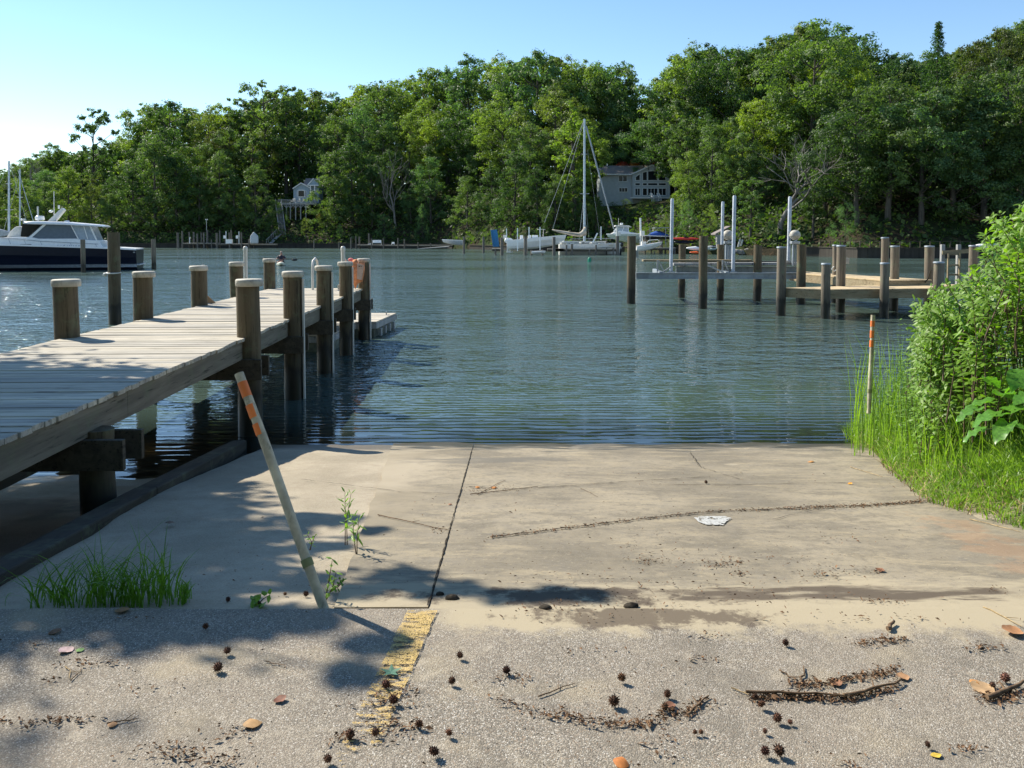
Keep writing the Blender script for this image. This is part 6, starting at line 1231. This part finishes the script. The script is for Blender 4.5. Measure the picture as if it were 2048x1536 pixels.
LV = [(132, 1303, 1.1, (.60, .42, .40), 'pinkish-white curled dead leaf on the sunny asphalt at left', 0), (110, 1266, .9, (.28, .15, .08), 'small brown leaf above the pinkish one at left', 1), (245, 1224, 1.2, (.40, .22, .10), 'brown leaf beneath the tall grass clump', 1), (160, 1302, .6, (.20, .35, .10), 'small greenish leaf fragment at left', 3),
      (560, 1403, .8, (.24, .10, .06), 'dark reddish curled leaf on the asphalt left of the yellow line', 2), (505, 1452, 1.1, (.50, .30, .13), 'tan curled leaf on the asphalt above the bottom edge, left of centre', 1), (2025, 1268, 1.6, (.52, .26, .12), 'large rusty curled leaf at the right edge beside the ramp joint', 2), (1965, 1380, 1.5, (.52, .34, .18), 'long tan leaf at the left of the right-hand debris pile', 0),
      (1950, 1368, .8, (.55, .26, .08), 'orange-brown leaf at the top of the right-hand debris pile', 1), (1805, 1358, .9, (.50, .28, .14), 'tan leaf at the right end of the curved debris ridge', 2), (1672, 1370, .9, (.30, .15, .08), 'dark brown leaf in the middle of the curved debris ridge', 2), (1340, 1415, .8, (.26, .12, .07), 'dark leaf by the left-hand debris heap', 2),
      (955, 976, .8, (.55, .22, .05), 'left orange leaf on the crack across the ramp', 1), (988, 977, .9, (.55, .22, .05), 'right orange leaf on the crack across the ramp', 1), (1700, 969, .7, (.90, .38, .03), 'bright orange leaf near the grass on the ramp', 2), (1622, 925, 1.1, (.50, .25, .08), 'brown leaf on the ramp near the water at right', 1), (1242, 1530, .9, (.6, .22, .06), 'orange leaf on the bottom edge of the asphalt', 1),
      (1872, 1513, .6, (.60, .42, .06), 'small yellow leaf near the bottom edge at right', 3), (340, 1047, 1.0, (.22, .14, .09), 'brown leaf lying in the shade on the silt', 1), (225, 1452, .6, (.40, .22, .1), 'small tan leaf near the bottom left', 1), (1760, 1143, .8, (.32, .15, .08), 'curled brown leaf in the middle of the ramp at right', 2), (900, 1010, .6, (.35, .18, .1), 'small brown leaf beside the ramp joint', 1)]
for i, (px, py, s, c, lb, k) in enumerate(LV):
    p = gr(px, py); o = lm[k]
    if o.get('label'): o = o.copy(); COL.objects.link(o)
    o.location = (p.x, p.y, zg(p.y) + .003); o.rotation_euler = (rg.uniform(-.1, .1), rg.uniform(-.1, .1), rg.uniform(0, 6)); o.scale = (s * .78, s * .78, s * .55); o.color = (*c, 1); tag(o, lb, 'leaf', 'fallen leaves on the pavement')
# green star leaf
p = gr(782, 1350); m = MB(); pts_ = []
for j in range(10): a = j * math.pi / 5 + .4; r = .045 if j % 2 == 0 else .017; pts_.append((p.x + r * math.cos(a), p.y + r * math.sin(a), .757 + (.012 if j % 2 == 0 else .006)))
m.add(pts_ + [(p.x, p.y, .762)], [(j, (j + 1) % 10, 10) for j in range(10)]); tag(m.build('star_leaf', plain('blue_green_leaf', (.10, .22, .13), .5)), 'green five-pointed leaf lying on the yellow line', 'leaf')
# twigs
TW = [((1390, 720 - 720 + 1402), (1, 1)),]
def twig(label, a, b, r=.0028, mt='twig', lift=.004, fork=True):
    A_, B_ = gr(*a), gr(*b); A_.z = zg(A_.y) + r + lift; B_.z = zg(B_.y) + r + lift; n = 6; P = [A_.lerp(B_, j / n) + Vector((rg.uniform(-1, 1) * .006, rg.uniform(-1, 1) * .006, 0)) for j in range(n + 1)]; m_ = MB(); m_.tube(P, list(np.linspace(r, r * .5, n + 1)), 6)
    if fork: d = (B_ - A_).normalized(); m_.tube([P[3], P[3] + Vector((-d.y, d.x, .1)) * .04 + d * .03], [r * .6, r * .3], 5)
    tag(m_.build('twig', M[mt], smooth=True), label, 'twig', 'twigs on the ground')
twig('straight brown twig between the seed balls, right of the yellow line', (1076, 1397), (1152, 1368)); twig('long forked twig crossing the slab toward the joint', (755, 1032), (895, 1062), .0035); twig('thin twig beside the leaves on the ramp crack', (940, 990), (1075, 975), .0035); twig('twig lying slanted on the ramp crack', (955, 990), (1010, 962), .003)
twig('long reddish twig along the lower side of the curved debris ridge', (1490, 1392), (1700, 1400), .006, lift=.012); twig('stout twig at the right end of the curved debris ridge', (1690, 1402), (1805, 1370), .0065, lift=.012); twig('thin pale twig poking left from the debris ridge', (1465, 1378), (1515, 1402), .0028, 'straw'); twig('short upright stick standing in the debris ridge', (1600, 1370), (1609, 1338), .0045, fork=False); twig('twig leaning into the debris ridge from the left', (1560, 1342), (1600, 1370), .003)
twig('thick twig at the right of the left-hand debris heap', (1375, 1435), (1415, 1395), .005); twig('short thick dark stick above the debris at right', (1775, 1265), (1785, 1248), .010, lift=.004, fork=False); twig('straight stem at the upper right beside the rusty leaf', (1970, 1218), (2045, 1256), .003, 'straw'); twig('thin crossed stem left of the pinkish leaf', (132, 1335), (143, 1362), .002, 'straw'); twig('dark thin twig on the asphalt at left', (142, 1365), (165, 1338), .002)
twig('pale dry stem on the ramp near the grassy edge', (1700, 935), (1765, 955), .003, 'straw'); twig('pale dry stem running off the grassy edge at right', (1940, 1040), (2040, 1065), .003, 'straw'); twig('small twig in the middle of the ramp', (1162, 978), (1195, 995), .002); twig('dark stick at the right-hand debris pile', (1975, 1405), (2048, 1370), .010, lift=.006); twig('short twig on the asphalt left of the yellow line', (530, 1325), (575, 1336), .002); twig('thin twig left of the pine litter at the bottom', (215, 1450), (280, 1442), .003)
# litter nobody could count
def litter(name, spots, seed, mt='litter', base=(.003, .011)):
    r_ = random.Random(seed); m_ = MB()
    for (cx_, cy_, rx, ry, n) in spots:
        for i in range(n):
            q = gr(cx_ + r_.gauss(0, rx), min(1560, max(900, cy_ + r_.gauss(0, ry)))); 
            if q.x > float(xr_edge(q.y)) + .1: continue
            L_ = r_.uniform(*base) * (1.6 if r_.random() < .15 else 1); a = r_.uniform(0, 6.28); w_ = L_ * r_.uniform(.15, .45); d = Vector((math.cos(a), math.sin(a), r_.uniform(-.1, .5))); s = Vector((-d.y, d.x, r_.uniform(-.4, .4))) * w_; z = (gz(q.x, q.y) if q.x < -.8 and q.y > 3.4 else zg(q.y)) + .006 + r_.uniform(0, .006); c = Vector((q.x, q.y, z)); m_.add([c - d * L_, c + s, c + d * L_, c - s + Vector((0, 0, .003))], [(0, 1, 2), (0, 2, 3)])
    return tag(m_.build(name, M[mt]), kind='stuff')
def arc(pts, n, sx, sy): 
    r = []
    for (a, b) in zip(pts, pts[1:]):
        k = max(1, int(math.dist(a, b) / 14)); r += [(a[0] + (b[0] - a[0]) * i / k, a[1] + (b[1] - a[1]) * i / k, sx, sy, n) for i in range(k)]
    return r
ridge = arc([(1510, 1398), (1580, 1395), (1650, 1400), (1710, 1400), (1770, 1382), (1805, 1362)], 34, 9, 4) + arc([(1590, 1372), (1650, 1370), (1700, 1360), (1770, 1348), (1800, 1340)], 30, 10, 5) + arc([(1720, 1290), (1760, 1285), (1805, 1282), (1785, 1265)], 24, 10, 4) + arc([(1320, 1430), (1375, 1430), (1410, 1405), (1395, 1385)], 26, 12, 6) + arc([(1120, 1430), (1200, 1450), (1290, 1450), (1340, 1445)], 18, 10, 6) + arc([(1000, 1400), (1060, 1425), (1130, 1440)], 10, 9, 4) + arc([(1970, 1400), (2040, 1395)], 40, 14, 7)
ridge += [(1960, 1298, 22, 5, 60), (1990, 1180, 15, 4, 15), (790, 1390, 26, 9, 55), (800, 1455, 36, 14, 95), (690, 1480, 18, 7, 40), (770, 1412, 40, 5, 40), (1020, 1358, 22, 6, 36), (1395, 1320, 20, 4, 24), (1410, 1275, 20, 4, 26), (1195, 1300, 40, 8, 20), (1290, 1340, 40, 8, 12), (1930, 1500, 22, 4, 26), (1700, 1535, 20, 8, 30), (1320, 1500, 20, 20, 40), (60, 1448, 50, 4, 70), (150, 1440, 40, 4, 40), (190, 1328, 40, 5, 50), (350, 1505, 50, 12, 120), (440, 1525, 40, 8, 60), (470, 1465, 20, 8, 30), (100, 1368, 12, 4, 14), (60, 1290, 40, 4, 24), (260, 1240, 30, 5, 30), (290, 1375, 30, 8, 14)]
litter('leaf_litter', ridge, 5)
rampl = arc(gq and [(985, 1076), (1100, 1062), (1280, 1040), (1420, 1025), (1600, 1018), (1750, 1012), (1860, 1003)], 9, 9, 1.6) + arc([(1600, 1018), (1750, 1012), (1860, 1003)], 14, 10, 2.2) + [(1440, 1130, 30, 6, 55), (1300, 1125, 22, 5, 40), (1480, 1150, 10, 4, 22), (1660, 1150, 35, 7, 46), (1750, 1145, 14, 4, 18), (1760, 1205, 20, 3, 22), (1700, 1075, 50, 15, 26), (1550, 1115, 60, 14, 22), (1350, 1100, 60, 14, 20), (1270, 1085, 90, 10, 18), (960, 982, 20, 4, 34), (1020, 980, 24, 3, 24), (880, 1062, 12, 4, 16), (1150, 1215, 90, 14, 60), (1400, 1195, 160, 14, 60), (1250, 1160, 200, 12, 50), (1800, 1240, 120, 6, 30), (400, 1140, 120, 30, 30), (1000, 1020, 250, 30, 40), (1350, 960, 260, 12, 40)]
litter('ramp_litter', [(a, b, c_, d, int(e * 1.7)) for a, b, c_, d, e in rampl], 6)
litter('pavement_crumbs', [(1024, 1400, 700, 110, 900), (1024, 1130, 700, 70, 350)], 7, base=(.0015, .0045))
# low clods of soil where silt has built up at the joint
for i, (px, py, r) in enumerate([(905, 1198, .022), (1092, 1218, .020), (1262, 1215, .022), (880, 1190, .014)]):
    p = gr(px, py); m = MB(); m.ball((0, 0, 0), r, 12, (1.5, 1.1, .75)); m.v = [(x * (1 + .5 * nz(x * 60, y * 60, i)) + p.x, y * (1 + .5 * nz(x * 60 + 4, y * 60, i)) + p.y, z * (1 + .4 * nz(x * 70, y * 70, i + 9)) + zg(p.y) + .004) for x, y, z in m.v]; tag(m.build('soil_clod', M['crack'], smooth=True), 'dark clod of soil on the ramp\'s joint, %s from the left' % ordw([1, 2, 3, 0][i]), 'soil clod', 'soil clods on the ramp joint')
